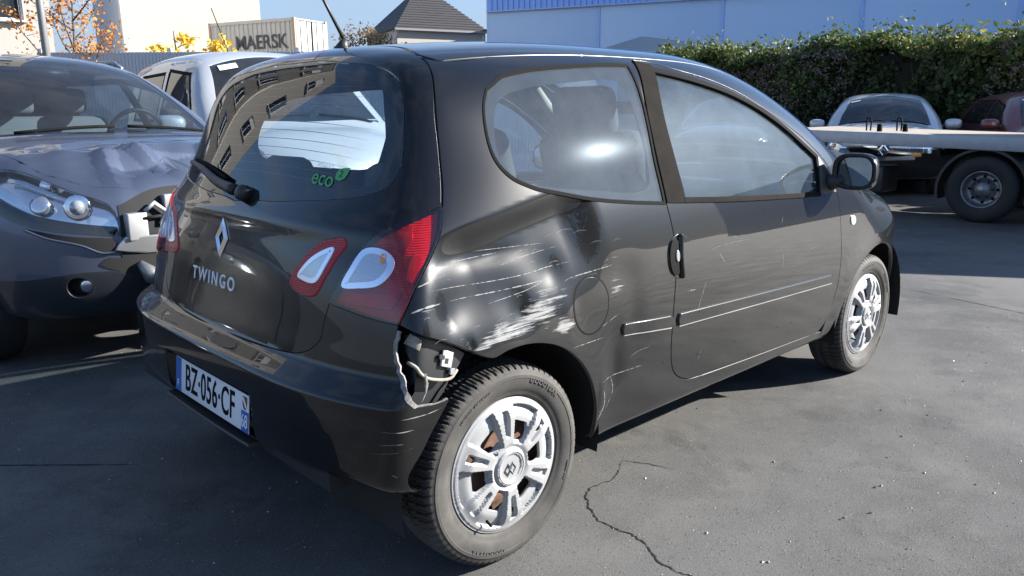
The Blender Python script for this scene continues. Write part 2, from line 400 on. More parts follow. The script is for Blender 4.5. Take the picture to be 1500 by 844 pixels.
def shrink(o, g):
    """offset a closed polygon inwards by g (outwards if negative)"""
    s = 1 if area(o) > 0 else -1
    a = o-np.roll(o, 1, 0); b = np.roll(o, -1, 0)-o
    a /= np.linalg.norm(a, axis=1, keepdims=True)+1e-12; b /= np.linalg.norm(b, axis=1, keepdims=True)+1e-12
    na = np.c_[-a[:, 1], a[:, 0]]; nb = np.c_[-b[:, 1], b[:, 0]]; n = na+nb
    n /= np.maximum((n*n).sum(1, keepdims=True)/2, .7)
    return o+n*g*s
def inside(P, poly):
    x, y = P[:, 0], P[:, 1]; c = np.zeros(len(P), bool)
    X, Y = poly[:, 0], poly[:, 1]; X2, Y2 = np.roll(X, -1), np.roll(Y, -1)
    for a, b, p, q in zip(X, Y, X2, Y2):
        if b == q: continue
        m = (b > y) != (q > y)
        c ^= m & (x < (p-a)*(y-b)/(q-b)+a)
    return c
def tri(outer, holes, sp, dens=None):
    """triangulate a chart polygon with holes; returns points, triangles and the border loops"""
    loops = [outer]+list(holes)
    lo, hi = outer.min(0), outer.max(0)
    gy = np.arange(lo[1]+sp*.4, hi[1], sp*.87); pts = []
    for i, y in enumerate(gy):
        gx = np.arange(lo[0]+(sp*.5 if i % 2 else 0)+.013*sp, hi[0], sp); pts.append(np.c_[gx, 0*gx+y])
    G = np.vstack(pts) if pts else np.zeros((0, 2))
    G = G+(RNG.random(G.shape)-.5)*sp*.05
    if len(G):
        k = inside(G, shrink(outer, sp*.45))
        for h in holes: k &= ~inside(G, shrink(h, -sp*.45))
        G = G[k]
    P = np.vstack(loops+[G]); E = []; o = 0
    for l in loops:
        n = len(l); E += [(o+i, o+(i+1) % n) for i in range(n)]; o += n
    v, e, f, ov, oe, of = delaunay_2d_cdt([Vector(p) for p in P], E, [], 0, 1e-7)
    V = np.array([(a[0], a[1]) for a in v]); T = np.array([t for t in f if len(t) == 3])
    c = V[T].mean(1); k = inside(c, outer)
    for h in holes: k &= ~inside(c, h)
    T = T[k]
    mp = {}
    for i, l in enumerate(ov):
        for a in l: mp[a] = i
    L = []; o = 0
    for l in loops: L.append([mp.get(o+i, 0) for i in range(len(l))]); o += len(l)
    return V, T, L
def patch(S, ch, outer, holes=(), sp=.02, gap=.002, rim=.014, off=0., hgap=None, edge=.0012, flip=False):
    """one panel: surface triangles, a rounded lip and a return edge; returns (verts, normals, faces)"""
    outer = shrink(outer, gap); hg = gap if hgap is None else hgap
    holes = [shrink(h, -hg) for h in holes]
    V2, T, L = tri(outer, holes, sp)
    P = onsurf(S, ch, V2); N = S.grad(P)
    a, b, c = P[T[:, 0]], P[T[:, 1]], P[T[:, 2]]
    fl = (np.cross(b-a, c-a)*N[T[:, 0]]).sum(1) < 0
    T[fl] = T[fl][:, ::-1]
    P = P+N*off
    V, NN, Fc = [P], [N], [T.tolist()]; n = len(P)
    if rim:
        for li, l in enumerate(L):
            l = np.array(l); Pl, Nl = P[l], N[l]
            tg = np.roll(Pl, -1, 0)-np.roll(Pl, 1, 0); tg /= np.linalg.norm(tg, axis=1, keepdims=True)+1e-12
            ou = np.cross(tg, Nl)
            q = V2[l]; A = area(q)
            # outward side: away from the panel
            mid = P[T].mean(1)
            o3 = onsurf(S, ch, shrink(q, -1e-3 if li == 0 else 1e-3))+Nl*off-Pl
            s = np.sign((ou*o3).sum(1)); s[s == 0] = 1; s = np.where(np.abs(s) > 0, np.median(s), 1)
            ou = ou*s[:, None]
            r1 = Pl+ou*edge-Nl*edge; r2 = r1-Nl*rim
            m = len(l)
            n1 = (Nl+ou)/2**.5
            V += [r1, r2]; NN += [n1, ou]
            i0, i1, i2 = l, n+np.arange(m), n+m+np.arange(m); n += 2*m
            for k in range(m):
                k2 = (k+1) % m
                for u, w in ((i0, i1), (i1, i2)):
                    f = (u[k], u[k2], w[k2], w[k]) if s[0] < 0 else (u[k], w[k], w[k2], u[k2])
                    Fc.append([f])
    return np.vstack(V), np.vstack(NN), [f for g in Fc for f in g]
def pobj(name, datas, m, parent=None, mirror=False, attr=None, **p):
    if not isinstance(datas, list): datas = [datas]
    V, N, Fc, o = [], [], [], 0
    for v, n, f in datas:
        V.append(v); N.append(n); Fc += [tuple(int(i)+o for i in q) for q in f]; o += len(v)
    V = np.vstack(V); N = np.vstack(N)
    if mirror:
        V = V*[1, -1, 1]; N = N*[1, -1, 1]; Fc = [q[::-1] for q in Fc]
    me = bpy.data.meshes.new(name); me.from_pydata(V.tolist(), [], Fc); me.update()
    me.polygons.foreach_set('use_smooth', [True]*len(me.polygons))
    me.normals_split_custom_set_from_vertices(N.tolist())
    if attr:
        for k, fn in attr.items():
            a = me.attributes.new(k, 'FLOAT', 'POINT'); a.data.foreach_set('value', np.asarray(fn(V), float))
    return link(name, me, m, parent, **p)
def ribbon(S, ch, pts, w, h=.0006, sp=.006, jag=.3):
    """thin raised streak that follows the body"""
    c = crom(ch.inv(pts), sp); t = np.gradient(c, axis=0); t /= np.linalg.norm(t, axis=1, keepdims=True)+1e-9
    nn = np.c_[-t[:, 1], t[:, 0]]; s = np.linspace(0, 1, len(c)); ww = w*np.minimum(1, 5*np.minimum(s, 1-s)+.08)*(1+jag*2*(RNG.random(len(c))-.5))
    if jag: ww = ww*np.where(np.convolve(RNG.random(len(c)), np.ones(3)/3, 'same') < .36, .12, 1)
    a = onsurf(S, ch, c+nn*ww[:, None]/2); b = onsurf(S, ch, c-nn*ww[:, None]/2)
    a = a+S.grad(a)*h; b = b+S.grad(b)*h; V = np.vstack([a, b]); k = len(a)
    f = [(i, i+1, k+i+1, k+i) for i in range(k-1)]; g = S.grad(V)
    if (np.cross(V[1]-V[0], V[k]-V[0])*g[0]).sum() < 0: f = [q[::-1] for q in f]
    return V, g, f
# ------------------------------------------------------------------ the black hatchback (world frame = its own frame: rear axle at x=0, nose +x)
def quarter_dent(x, z):
    # long pushed-in fold under the side window
    ax, az, bx, bz = -.235, .880, .33, .985
    dx, dz = bx-ax, bz-az; L = math.hypot(dx, dz); dx /= L; dz /= L
    s = ((x-ax)*dx+(z-az)*dz)/L; n = -(-(x-ax)*dz+(z-az)*dx)     # n > 0 below the fold
    win = sstep((s+.14)/.36)*sstep((1.10-s)/.30)
    prof = np.where(n < 0, sstep((n+.085)/.085), 1-sstep(n/.27))
    d = .030*win*prof+.011*np.exp(-((x+.19)/.12)**2-((z-.785)/.065)**2)
    # second smaller fold under it
    d = d+.005*sstep((x+.20)/.2)*sstep((.12-x)/.16)*np.exp(-((z-.895-.08*x)/.022)**2)
    for cx, cz, sx, sz, a in ((-.215, .76, .02, .03, .004), (-.17, .685, .012, .02, .006),
                              (.02, .735, .035, .045, .010), (.16, .83, .05, .05, .010), (.20, .70, .03, .06, -.006),
                              (.42, .50, .045, .10, .014), (.37, .42, .02, .06, -.008), (.50, .62, .05, .10, .006),
                              (.45, .78, .08, .05, .006)):
        d = d+.62*a*np.exp(-((x-cx)/sx)**2-((z-cz)/sz)**2)
    d = d+.0012*np.sin(31*x+19*z)*np.exp(-((x-.02)/.26)**2-((z-.76)/.12)**2)
    return d
TB = Body(
    WZ=Spl([.12,.25,.40,.55,.68,.80,.92,1.0,1.1,1.2,1.3,1.4,1.5],[.735,.775,.803,.820,.824,.816,.797,.778,.746,.706,.660,.610,.555]),
    KZ=Spl([.2,.5,.65,.8,.95,1.1,1.25,1.5],[.0,-.5,-.5,-.1,1.0,2.1,1.9,1.4]),
    TX=Spl([-.6,-.4,-.15,.2,.8,1.5,2.0,2.4,2.7,2.95,3.1],[-.105,-.06,-.022,-.004,0,0,-.004,-.016,-.055,-.13,-.21]),
    RX=Spl([.12,.25,.38,.50,.63,.70,.80,.90,1.02,1.15,1.28,1.38,1.5],[-.385,-.44,-.465,-.471,-.455,-.438,-.420,-.402,-.364,-.306,-.234,-.168,-.085]),
    CK=Spl([.2,.6,.8,.92,1.05,1.2,1.35,1.5],[.02,.0,.0,.05,.12,.12,.04,.0]),
    RK=Spl([.2,.55,.7,1.0,1.35,1.5],[.06,.05,.06,.10,.10,.10]),
    LC=Spl([-.6,-.45,-.3,0,.5,2,3.1],[.37,.362,.32,.265,.25,.24,.2]),
    ZT=Spl([-.4,-.2,0,.3,.6,.9,1.2,1.45,1.7],[1.385,1.43,1.458,1.484,1.495,1.496,1.492,1.472,1.430]),
    ZW=Spl([1.3,1.6,1.9,2.15,2.35,2.6],[1.575,1.445,1.285,1.125,.985,.805]),
    ZH=Spl([1.9,2.2,2.5,2.8,2.95,3.1],[1.06,1.01,.96,.885,.8,.62]),
    XF=Spl([.12,.25,.4,.55,.7,.85],[3.0,3.08,3.12,3.11,3.08,3.0]),
    axles=(0., 2.367), flare=.012, flr=.33, dent=None, hoodf=None)
def twingo_rx(y, z):
    led = sstep((.640-z)/.058)*.060
    rec = .030*sstep((.302-np.abs(y+.035))/.02)*sstep((.522-z)/.018)*sstep((z-.378)/.015)
    swell = .010*np.exp(-((z-.972)/.03)**2)
    return TB.RX(z)-led-swell+rec
TB.rx = twingo_rx
TBD = Body(**{k: v for k, v in TB.__dict__.items()}); TBD.rx = twingo_rx; TBD.dent = quarter_dent
WR = Wrap(.15, 2.50, .42)
car = thing('hatchback_car', 'black three-door hatchback with a dented and scratched right rear side, nearest to the viewer', 'car')
LF = lambda q: [(x, -y, z) for x, y, z in q]

hseam = [(-.059,-.510,1.405),(-.061,-.555,1.382),(-.074,-.590,1.351),(-.094,-.622,1.304),(-.119,-.662,1.208),(-.135,-.691,1.127),(-.147,-.712,1.071),(-.164,-.730,1.028)]
htop = [(-.010,0,1.452),(-.014,-.20,1.446),(-.028,-.40,1.425),(-.059,-.510,1.405)]
def sym(seg): return [(x, -y, z) for x, y, z in seg[::-1]]
def LS(seg):
    # the left lamp reaches a little further in than the right one
    o = []
    for x, y, z in seg[::-1]:
        a = abs(y); o.append((x, a-.060*min(1, max(0, (.76-a)/.10))*min(1, max(0, (a-.25)/.22)), z))
    return o
lamp_top = [(-.164,-.730,1.028),(-.210,-.724,1.014),(-.248,-.710,1.003),(-.277,-.696,.991),(-.312,-.670,.968),(-.336,-.634,.935)]
lamp_in = [(-.336,-.634,.935),(-.359,-.610,.895),(-.381,-.590,.847),(-.400,-.563,.791)]
lamp_bot = [(-.400,-.563,.791),(-.390,-.625,.783),(-.379,-.678,.776),(-.364,-.732,.770),(-.346,-.783,.766)]
lamp_out = [(-.346,-.783,.766),(-.322,-.791,.816),(-.285,-.786,.866),(-.224,-.767,.929),(-.193,-.755,.968),(-.164,-.730,1.028)]
l2h = [(-.400,-.563,.791),(-.412,-.551,.740),(-.421,-.547,.701)]
hbot = [(-.421,-.547,.701),(-.427,-.532,.683),(-.435,-.504,.662),(-.443,-.454,.645),(-.452,-.350,.636),(-.463,-.082,.630),(-.476,0,.638)]
qlow = [(-.346,-.783,.766),(-.329,-.815,.751),(-.282,-.837,.727),(-.219,-.839,.697),(-.158,-.842,.665)]
def arch(cx, r, a0, a1, n=14, cz=.30): return [(cx+r*math.cos(a), -.82, cz+r*math.sin(a)) for a in np.linspace(a0, a1, n)]
a_rear0 = math.atan2(.660-.30, -.149)
arch_q = arch(0, .352, math.radians(-6), math.radians(112), 16)[:-1]+[qlow[-1]]
door_rear = [(.792,-.562,1.423),(.728,-.674,1.269),(.701,-.744,1.103),(.703,-.786,.967)]
door_rear2 = [(.703,-.786,.967),(.722,-.808,.852),(.720,-.821,.741),(.712,-.823,.606),(.726,-.811,.459),(.764,-.801,.385),(.845,-.795,.342),(.95,-.79,.330)]
door_bot = [(.95,-.79,.330),(1.30,-.79,.318),(1.75,-.785,.306)]
door_front = [(1.75,-.785,.306),(1.854,-.783,.303),(1.915,-.793,.346),(1.953,-.811,.467),(1.960,-.819,.590),(1.940,-.818,.742),(1.927,-.799,.883),(1.890,-.781,.979)]
door_top = [(1.890,-.781,.979),(1.860,-.764,1.038),(1.748,-.733,1.126),(1.639,-.708,1.188),(1.481,-.675,1.262),(1.337,-.643,1.323),(1.169,-.615,1.369),(.997,-.591,1.399),(.884,-.568,1.419),(.792,-.562,1.423)]
roof_edge = [(-.059,-.510,1.405),(-.02,-.549,1.393),(.2,-.549,1.414),(.5,-.547,1.430),(.9,-.545,1.434),(1.3,-.555,1.412),(1.5,-.577,1.365),(1.7,-.613,1.285),(1.9,-.661,1.173),(2.0,-.687,1.105),(2.1,-.710,1.033)]
hood_edge = [(2.1,-.710,1.033),(2.2,-.726,.961),(2.4,-.708,.876),(2.6,-.689,.845)]

# --- right rear quarter panel with the rail over the door and the sill under it
sill_end = [(1.985,-.78,.318),(2.005,-.77,.250)]
q_out = outline(WR, [roof_edge, [(1.993,-.750,1.041),(1.890,-.781,.979)], door_top, door_rear, door_rear2, door_bot,
                     [(1.75,-.785,.306),(1.854,-.783,.303),(1.905,-.79,.300)], [(1.905,-.79,.300),(1.905,-.77,.245)], [(1.905,-.77,.245),(.345,-.79,.262)], arch_q, qlow[::-1], lamp_out, hseam[::-1]], .011)
qwin = [(.074,-.634,1.317),(.137,-.617,1.348),(.259,-.604,1.373),(.431,-.596,1.389),(.637,-.587,1.402),(.740,-.587,1.403)]
qwin2 = [(.740,-.587,1.403),(.719,-.674,1.269),(.691,-.744,1.103),(.693,-.786,.968)]
qwin3 = [(.693,-.786,.968),(.513,-.781,.986),(.362,-.774,1.006),(.230,-.763,1.032),(.127,-.750,1.057),(.063,-.733,1.090),(.029,-.711,1.140),(.027,-.682,1.211),(.045,-.655,1.275),(.074,-.634,1.317)]
qw = outline(WR, [qwin, qwin2, qwin3], .012)
cap_c = (.300, .707)
fcap = [(cap_c[0]+.077*math.cos(a), -.82, cap_c[1]+.083*math.sin(a)) for a in np.linspace(0, 2*PI, 28, endpoint=False)]
capo = loop(WR, fcap, .012)
def wear_f(V):
    x, z = V[:, 0], V[:, 2]; w = np.zeros(len(V))
    for cx, cz, sx, sz, a, sl in ((.10, .735, .17, .060, .58, .25), (-.06, .695, .12, .040, .60, .2), (.17, .67, .07, .035, .54, 0), (.42, .745, .08, .06, .47, .1), (-.20, .73, .10, .05, .40, .1), (.36, .46, .05, .06, .30, .5),
                              (-.02, .90, .15, .025, .34, .1), (-.27, .80, .06, .03, .42, .1), (-.28, .87, .05, .025, .33, .1), (.36, .80, .12, .018, .42, .05), (-.22, .71, .06, .03, .33, 0),
                              (.46, .60, .10, .06, .22, 0), (.22, .96, .07, .04, .25, 0), (.0, .82, .25, .05, .24, .05), (.55, .40, .12, .07, .22, 0), (.37, .36, .03, .05, .40, 0)):
        w = np.maximum(w, a*np.exp(-((x-cx)/sx)**2-((z-cz-sl*(x-cx))/sz)**2))
    return w*(V[:, 1] < 0)
quarter = pobj('quarter_panel', patch(TBD, WR, q_out, [qw, capo], .011, gap=.0028, hgap=.002, edge=.0009), BLACKW, car, attr={'wear': wear_f}, label='black right rear quarter panel, pushed in and scraped to white above the wheel')
pobj('quarter_panel', patch(TB, WR, q_out, [qw], .022), BLACK, car, mirror=True)
pobj('fuel_flap', patch(TBD, WR, capo, [], .012, off=.0012), BLACKW, car, attr={'wear': wear_f})
pobj('flap_gap', patch(TBD, WR, shrink(capo, -.004), [shrink(capo, .002)], .01, off=.0006, rim=0, gap=0), INK, quarter)
for mir in (False, True):
    g = pobj('quarter_window', patch(TB, WR, qw, [], .03, off=-.001, gap=.003), GLASS_S, car, mirror=mir)
    fr_in = loop(WR, [(.090,-.661,1.271),(.167,-.643,1.311),(.259,-.637,1.328),(.428,-.631,1.344),(.604,-.626,1.355),(.666,-.635,1.342),(.665,-.660,1.298),(.669,-.697,1.219),(.656,-.749,1.092),(.637,-.769,1.031),(.579,-.773,1.015),(.403,-.767,1.031),(.186,-.752,1.058),(.094,-.738,1.084),(.062,-.723,1.117),(.052,-.709,1.152),(.059,-.687,1.206)], .012)
    pobj('window_band', patch(TB, WR, qw, [fr_in], .02, off=-.006, rim=0), FRIT, g, mirror=mir)
    pobj('window_seal', patch(TB, WR, shrink(qw, -.0045), [shrink(qw, .005)], .012, off=.0022, rim=.008, gap=.0, edge=.0006), SEALR, g, mirror=mir)

# --- door with its black window frame
d_out = outline(RIGHT, [door_top, door_rear, door_rear2, door_bot, door_front], .013)
gl1 = [(1.786,-.755,1.068),(1.728,-.743,1.103),(1.571,-.705,1.199),(1.420,-.672,1.270),(1.268,-.647,1.320),(1.086,-.624,1.359),(.949,-.607,1.381),(.849,-.595,1.394)]
gl2 = [(.849,-.595,1.394),(.802,-.688,1.240),(.793,-.745,1.103),(.803,-.785,.972)]
gl3 = [(.803,-.785,.972),(1.094,-.790,.953),(1.439,-.794,.935),(1.757,-.793,.920)]
gl4 = [(1.757,-.793,.920),(1.770,-.780,.987),(1.786,-.755,1.068)]
dg = outline(RIGHT, [gl1, gl2, gl3, gl4], .013)
handle_c = (.735, .793)
for mir in (False, True):
    dobj = pobj('door', patch(TB, RIGHT, d_out, [dg], .016, gap=.0028, hgap=.002), BLACKD, car, mirror=mir, attr={'wear': lambda V: 0*V[:, 0]})
    g = pobj('door_window', patch(TB, RIGHT, dg, [], .04, off=-.010, gap=.001, rim=0), GLASS_D, dobj, mirror=mir)
    pobj('window_seal', patch(TB, RIGHT, shrink(dg, -.010), [shrink(dg, .006)], .014, off=.0025, rim=.010, gap=0, edge=.0006), SEALR, dobj, mirror=mir)
    # bright upper frame line and the waist strip
    fr = outline(RIGHT, [gl1], .013) if False else None
    ws = outline(RIGHT, [[(.799,-.784,.978),(1.096,-.789,.957),(1.441,-.793,.940),(1.757,-.793,.926)], [(1.757,-.793,.926),(1.760,-.793,.908)], [(1.760,-.793,.908),(1.443,-.792,.922),(1.090,-.793,.940),(.792,-.788,.960)]], .02)
    pobj('waist_strip', patch(TB, RIGHT, ws, [], .015, off=.006, rim=.008), PLASTIC_W, dobj, mirror=mir)
    bp = outline(RIGHT, [[(.792,-.568,1.419),(.873,-.579,1.410)], [(.873,-.579,1.410),(.800,-.688,1.240),(.789,-.745,1.103),(.798,-.788,.959)], [(.798,-.788,.959),(.707,-.786,.967)], door_rear[::-1]], .013)
    pobj('pillar_trim', patch(TB, RIGHT, bp, [], .02, off=.0045, rim=.005), PLASTIC_W, dobj, mirror=mir)
    # upright piece ahead of the glass that carries the mirror
    fq = outline(RIGHT, [[(1.794,-.754,1.069),(1.770,-.780,.987),(1.757,-.793,.922)], [(1.757,-.793,.922),(1.905,-.79,.915)], [(1.905,-.79,.915),(1.858,-.774,1.004),(1.794,-.754,1.069)]], .013)
    pobj('mirror_foot', patch(TB, RIGHT, fq, [], .02, off=.005, rim=.006), PLASTIC, dobj, mirror=mir)
    # rub strip: long piece on the door, short piece on the quarter
    for nm, pr, p0, p1, zt0, zt1, zb0, zb1 in (('rub_strip', dobj, .745, 1.880, .600, .562, .560, .529), ('rub_strip', car, .455, .700, .620, .602, .587, .564)):
        rs = outline(RIGHT, [[(p0, zt0), (p1, zt1)], [(p1, zt1), (p1+.008, (zt1+zb1)/2), (p1, zb1)], [(p1, zb1), (p0, zb0)], [(p0, zb0), (p0-.008, (zt0+zb0)/2), (p0, zt0)]], .012)
        S = TBD if (pr is car and not mir) else TB
        pobj(nm, patch(S, RIGHT, rs, [], .012, off=.009, rim=.010, edge=.004), BLACK, pr, mirror=mir)
        cl = outline(RIGHT, [[(p0, zb0+.004), (p1, zb1+.003)], [(p1, zb1+.003), (p1, zb1-.003)], [(p1, zb1-.003), (p0, zb0-.002)]], .02)
        pobj('bright_line', patch(S, RIGHT, cl, [], .012, off=.0075, rim=.008, gap=0), CHROME, pr, mirror=mir)
    # handle: dished cup, split by the door seam, with a grip
    ho = loop(RIGHT, [(handle_c[0]+.010+.066*math.cos(a), handle_c[1]+.073*math.sin(a)) for a in np.linspace(0, 2*PI, 24, endpoint=False)], .01)
    pobj('handle_cup', patch(TB, RIGHT, ho, [], .012, off=.003, rim=.005, edge=.002), BLACKD, dobj, mirror=mir)
    hi = loop(RIGHT, [(handle_c[0]-.018+.034*math.cos(a), handle_c[1]+.060*math.sin(a)) for a in np.linspace(0, 2*PI, 22, endpoint=False)], .01)
    pobj('handle_recess', patch(TB, RIGHT, hi, [], .012, off=.007, rim=.004), INK, dobj, mirror=mir)
    hg = outline(RIGHT, [[(handle_c[0]+.012, handle_c[1]+.070), (handle_c[0]+.052, handle_c[1]+.045), (handle_c[0]+.066, handle_c[1]), (handle_c[0]+.052, handle_c[1]-.045), (handle_c[0]+.012, handle_c[1]-.070)], [(handle_c[0]+.012, handle_c[1]-.070), (handle_c[0]+.006, handle_c[1]), (handle_c[0]+.012, handle_c[1]+.070)]], .01)
    pobj('door_handle', patch(TB, RIGHT, hg, [], .012, off=.017, rim=.014, edge=.006), BLACK, dobj, mirror=mir)
    kk = loop(RIGHT, [(handle_c[0]-.012+.010*math.cos(a), handle_c[1]+.020*math.sin(a)+.004) for a in np.linspace(0, 2*PI, 12, endpoint=False)], .006)
    pobj('lock_cylinder', patch(TB, RIGHT, kk, [], .01, off=.011, rim=.004), ALLOYD, dobj, mirror=mir)
    if not mir: door_r = dobj

# --- front wing, bonnet, windscreen, roof, front bumper
fa = arch(2.367, .350, math.radians(4), math.radians(196), 22, .292)
f_out = outline(WR, [[(1.890,-.781,.979),(1.993,-.750,1.041)], hood_edge, [(2.6,-.689,.845),(2.68,-.70,.80),(2.76,-.70,.70),(2.78,-.70,.60)], [(2.78,-.70,.60),(2.735,-.74,.45),(2.72,-.75,.316)], fa, [fa[-1], (2.005,-.77,.245)], [(2.005,-.77,.245),(1.905,-.77,.245)], [(1.905,-.77,.245),(1.905,-.79,.300)], [(1.905,-.79,.300)]+door_front[2:]], .014)
for mir in (False, True):
    fo = pobj('front_wing', patch(TB, WR, f_out, [], .02), BLACKD, car, mirror=mir)
    sm = loop(RIGHT, [(2.057+.022*math.cos(a), .783+.020*math.sin(a)) for a in np.linspace(0, 2*PI, 18, endpoint=False)], .006)
    pobj('side_repeater', patch(TB, RIGHT, sm, [], .008, off=.006, rim=.006, edge=.003), mat('clear_repeater', (.75, .72, .62), .15, coat=1), fo, mirror=mir)
    hl = outline(WR, [[(2.6,-.689,.845),(2.70,-.66,.825),(2.86,-.56,.74)], [(2.86,-.56,.74),(2.93,-.52,.64),(2.92,-.55,.58)], [(2.92,-.55,.58),(2.86,-.62,.575),(2.78,-.70,.60)], [(2.78,-.70,.60),(2.76,-.70,.70),(2.68,-.70,.80),(2.6,-.689,.845)]], .012)
    h = pobj('headlamp', patch(TB, WR, hl, [], .02, off=-.001), GLASS_C, car, mirror=mir)
    pobj('lamp_housing', patch(TB, WR, hl, [], .03, off=-.035, rim=0, gap=.006), REFL, h, mirror=mir)
bump = outline(WR, [[(2.72,-.75,.316),(2.735,-.74,.45),(2.78,-.70,.60)], [(2.78,-.70,.60),(2.86,-.62,.575),(2.92,-.55,.58)], [(2.92,-.55,.58),(3.02,-.3,.60),(3.06,0,.61)]], .02)
bl = bump.copy(); bu = np.vstack([bump, np.array([[2*WR.U-p[0], p[1]] for p in bump[::-1][1:]])])
class WrapF(Wrap):
    def ray(s, uv):
        uv = np.array(uv, float); k = uv[:, 0] > s.U; uv[k, 0] = -(2*s.U-uv[k, 0]); return Wrap.ray(s, uv)
WF = WrapF(.15, 2.50, .42)
bu = np.vstack([bu, crom([bu[-1], [bu[-1][0], .285]], .03)[1:], crom([[bu[-1][0], .285], [bu[0][0], .285]], .03)[1:], crom([[bu[0][0], .285], bu[0]], .03)[1:-1]])
gr = crom([[WF.U-.33, .47], [WF.U+.33, .47], [WF.U+.30, .36], [WF.U-.30, .36]], .03, True)
fb = pobj('front_bumper', patch(TB, WF, bu, [gr], .03), BLACK, car)
pobj('lower_grille', patch(TB, WF, gr, [], .04, off=-.03, rim=0), PLASTIC, fb)
LFT = lambda q: [(p[0], -p[1], p[2]) for p in q[::-1]]
hood_front = [(2.6,-.689,.845),(2.70,-.66,.825),(2.86,-.56,.74),(2.92,-.50,.66)]
hd = outline(TOP, [hood_edge, [(2.6,-.689,.845),(2.70,-.655,.825),(2.84,-.56,.74)], [(2.84,-.56,.74),(2.93,-.3,.7),(2.955,0,.7),(2.93,.3,.7),(2.84,.56,.74)], LFT([(2.6,-.689,.845),(2.70,-.655,.825),(2.84,-.56,.74)]), LFT(hood_edge), [(2.1,.710,1.033),(2.185,.35,1.03),(2.20,0,1.03),(2.185,-.35,1.03),(2.1,-.710,1.033)]], .02)
pobj('bonnet', patch(TB, TOP, hd, [], .03), BLACK, car)
nose = outline(WF, [[(2.92,-.55,.58),(3.02,-.3,.60),(3.06,0,.61)], [(3.06,0,.61),(3.02,0,.74)], [(3.02,0,.74),(2.95,-.3,.74),(2.86,-.56,.74)], [(2.86,-.56,.74),(2.93,-.52,.64),(2.92,-.55,.58)]], .02)
pobj('nose_panel', patch(TB, WR, nose, [], .03), BLACK, car); pobj('nose_panel', patch(TB, WR, nose, [], .03), BLACK, car, mirror=True)
ws_e = [(1.44,-.515,1.42),(1.6,-.548,1.36),(1.8,-.597,1.26),(2.0,-.645,1.13),(2.09,-.665,1.06)]
wso = outline(TOP, [ws_e, [(2.09,-.665,1.06),(2.17,-.35,1.05),(2.19,0,1.05),(2.17,.35,1.05),(2.09,.665,1.06)], LFT(ws_e), [(1.44,.515,1.42),(1.395,.25,1.47),(1.38,0,1.48),(1.395,-.25,1.47),(1.44,-.515,1.42)]], .02)
rfo = outline(TOP, [roof_edge[1:], [(2.1,-.710,1.033),(2.185,-.35,1.03),(2.20,0,1.03),(2.185,.35,1.03),(2.1,.710,1.033)], LFT(roof_edge[1:]), [(-.02,.549,1.393),(-.050,.505,1.40),(-.026,.40,1.425),(-.014,.2,1.446),(-.010,0,1.452),(-.014,-.2,1.446),(-.026,-.40,1.425),(-.050,-.505,1.40),(-.02,-.549,1.393)]], .02)
roof = pobj('roof', patch(TB, TOP, rfo, [wso], .025, gap=.0015), BLACK, car)
pobj('windscreen', patch(TB, TOP, wso, [], .05, off=-.002, gap=.003), GLASS_W, car)
wsi = shrink(wso, .05)
pobj('windscreen_band', patch(TB, TOP, wso, [wsi], .04, off=-.007, rim=0), FRIT, car)

# --- tailgate

hseam_l, htop_l = sym(hseam), sym(htop)
t_out = outline(REAR, [htop, hseam, lamp_top, lamp_in, l2h, hbot, LS(hbot), LS(l2h), LS(lamp_in), LS(lamp_top), sym(hseam), sym(htop)], .011)
rg = [(-.143,0,1.409),(-.140,-.151,1.408),(-.147,-.290,1.396),(-.146,-.432,1.383),(-.147,-.510,1.361),(-.153,-.555,1.332),(-.170,-.592,1.277),(-.190,-.616,1.209),(-.208,-.633,1.149),(-.233,-.636,1.103),(-.259,-.620,1.072),(-.287,-.573,1.053),(-.314,-.496,1.041),(-.344,-.351,1.028),(-.360,-.224,1.018),(-.368,-.082,1.013)]
rgo = loop(REAR, rg+[(-.387,0,1.016)]+[(x, -y, z) for x, y, z in rg[::-1]][:-1], .014)
fri = [(-.162,-.132,1.385),(-.169,-.323,1.368),(-.172,-.450,1.346),(-.181,-.505,1.316),(-.197,-.533,1.271),(-.216,-.563,1.209),(-.235,-.584,1.148),(-.251,-.590,1.111),(-.270,-.575,1.084),(-.293,-.519,1.071),(-.332,-.334,1.059),(-.348,-.172,1.050)]
rgi = loop(REAR, fri+[(x, -y, z) for x, y, z in fri[::-1]], .014)
inl = [(-.350,-.580,.937),(-.349,-.572,.947),(-.359,-.530,.945),(-.373,-.474,.926),(-.392,-.430,.886),(-.407,-.392,.840),(-.412,-.386,.816),(-.413,-.418,.802),(-.406,-.502,.802),(-.388,-.536,.853),(-.368,-.559,.900)]
ino = loop(REAR, inl, .008); inoL = loop(REAR, [(x, -y, z) for x, y, z in inl[::-1]], .008)
bk = [(-.128,.20,1.417),(-.142,0,1.412),(-.128,-.0,1.41)]
brk = outline(REAR, [[(.098,1.050),(-.08,1.058),(-.258,1.066)], [(-.258,1.066),(-.240,1.105)], [(-.240,1.105),(-.07,1.102),(.085,1.098)], [(.085,1.098),(.098,1.050)]], .012)
gate = pobj('tailgate', patch(TB, REAR, t_out, [rgo, ino, inoL, brk], .012, gap=.0022), BLACK, car)
rgl = pobj('rear_window', patch(TB, REAR, rgo, [], .03, off=-.001, gap=.002), GLASS_R, gate)
pobj('window_band', patch(TB, REAR, rgo, [rgi], .018, off=-.006, rim=0), FRIT, rgl)
pobj('brake_light', patch(TB, REAR, brk, [], .014, off=.001), LENSD, gate)
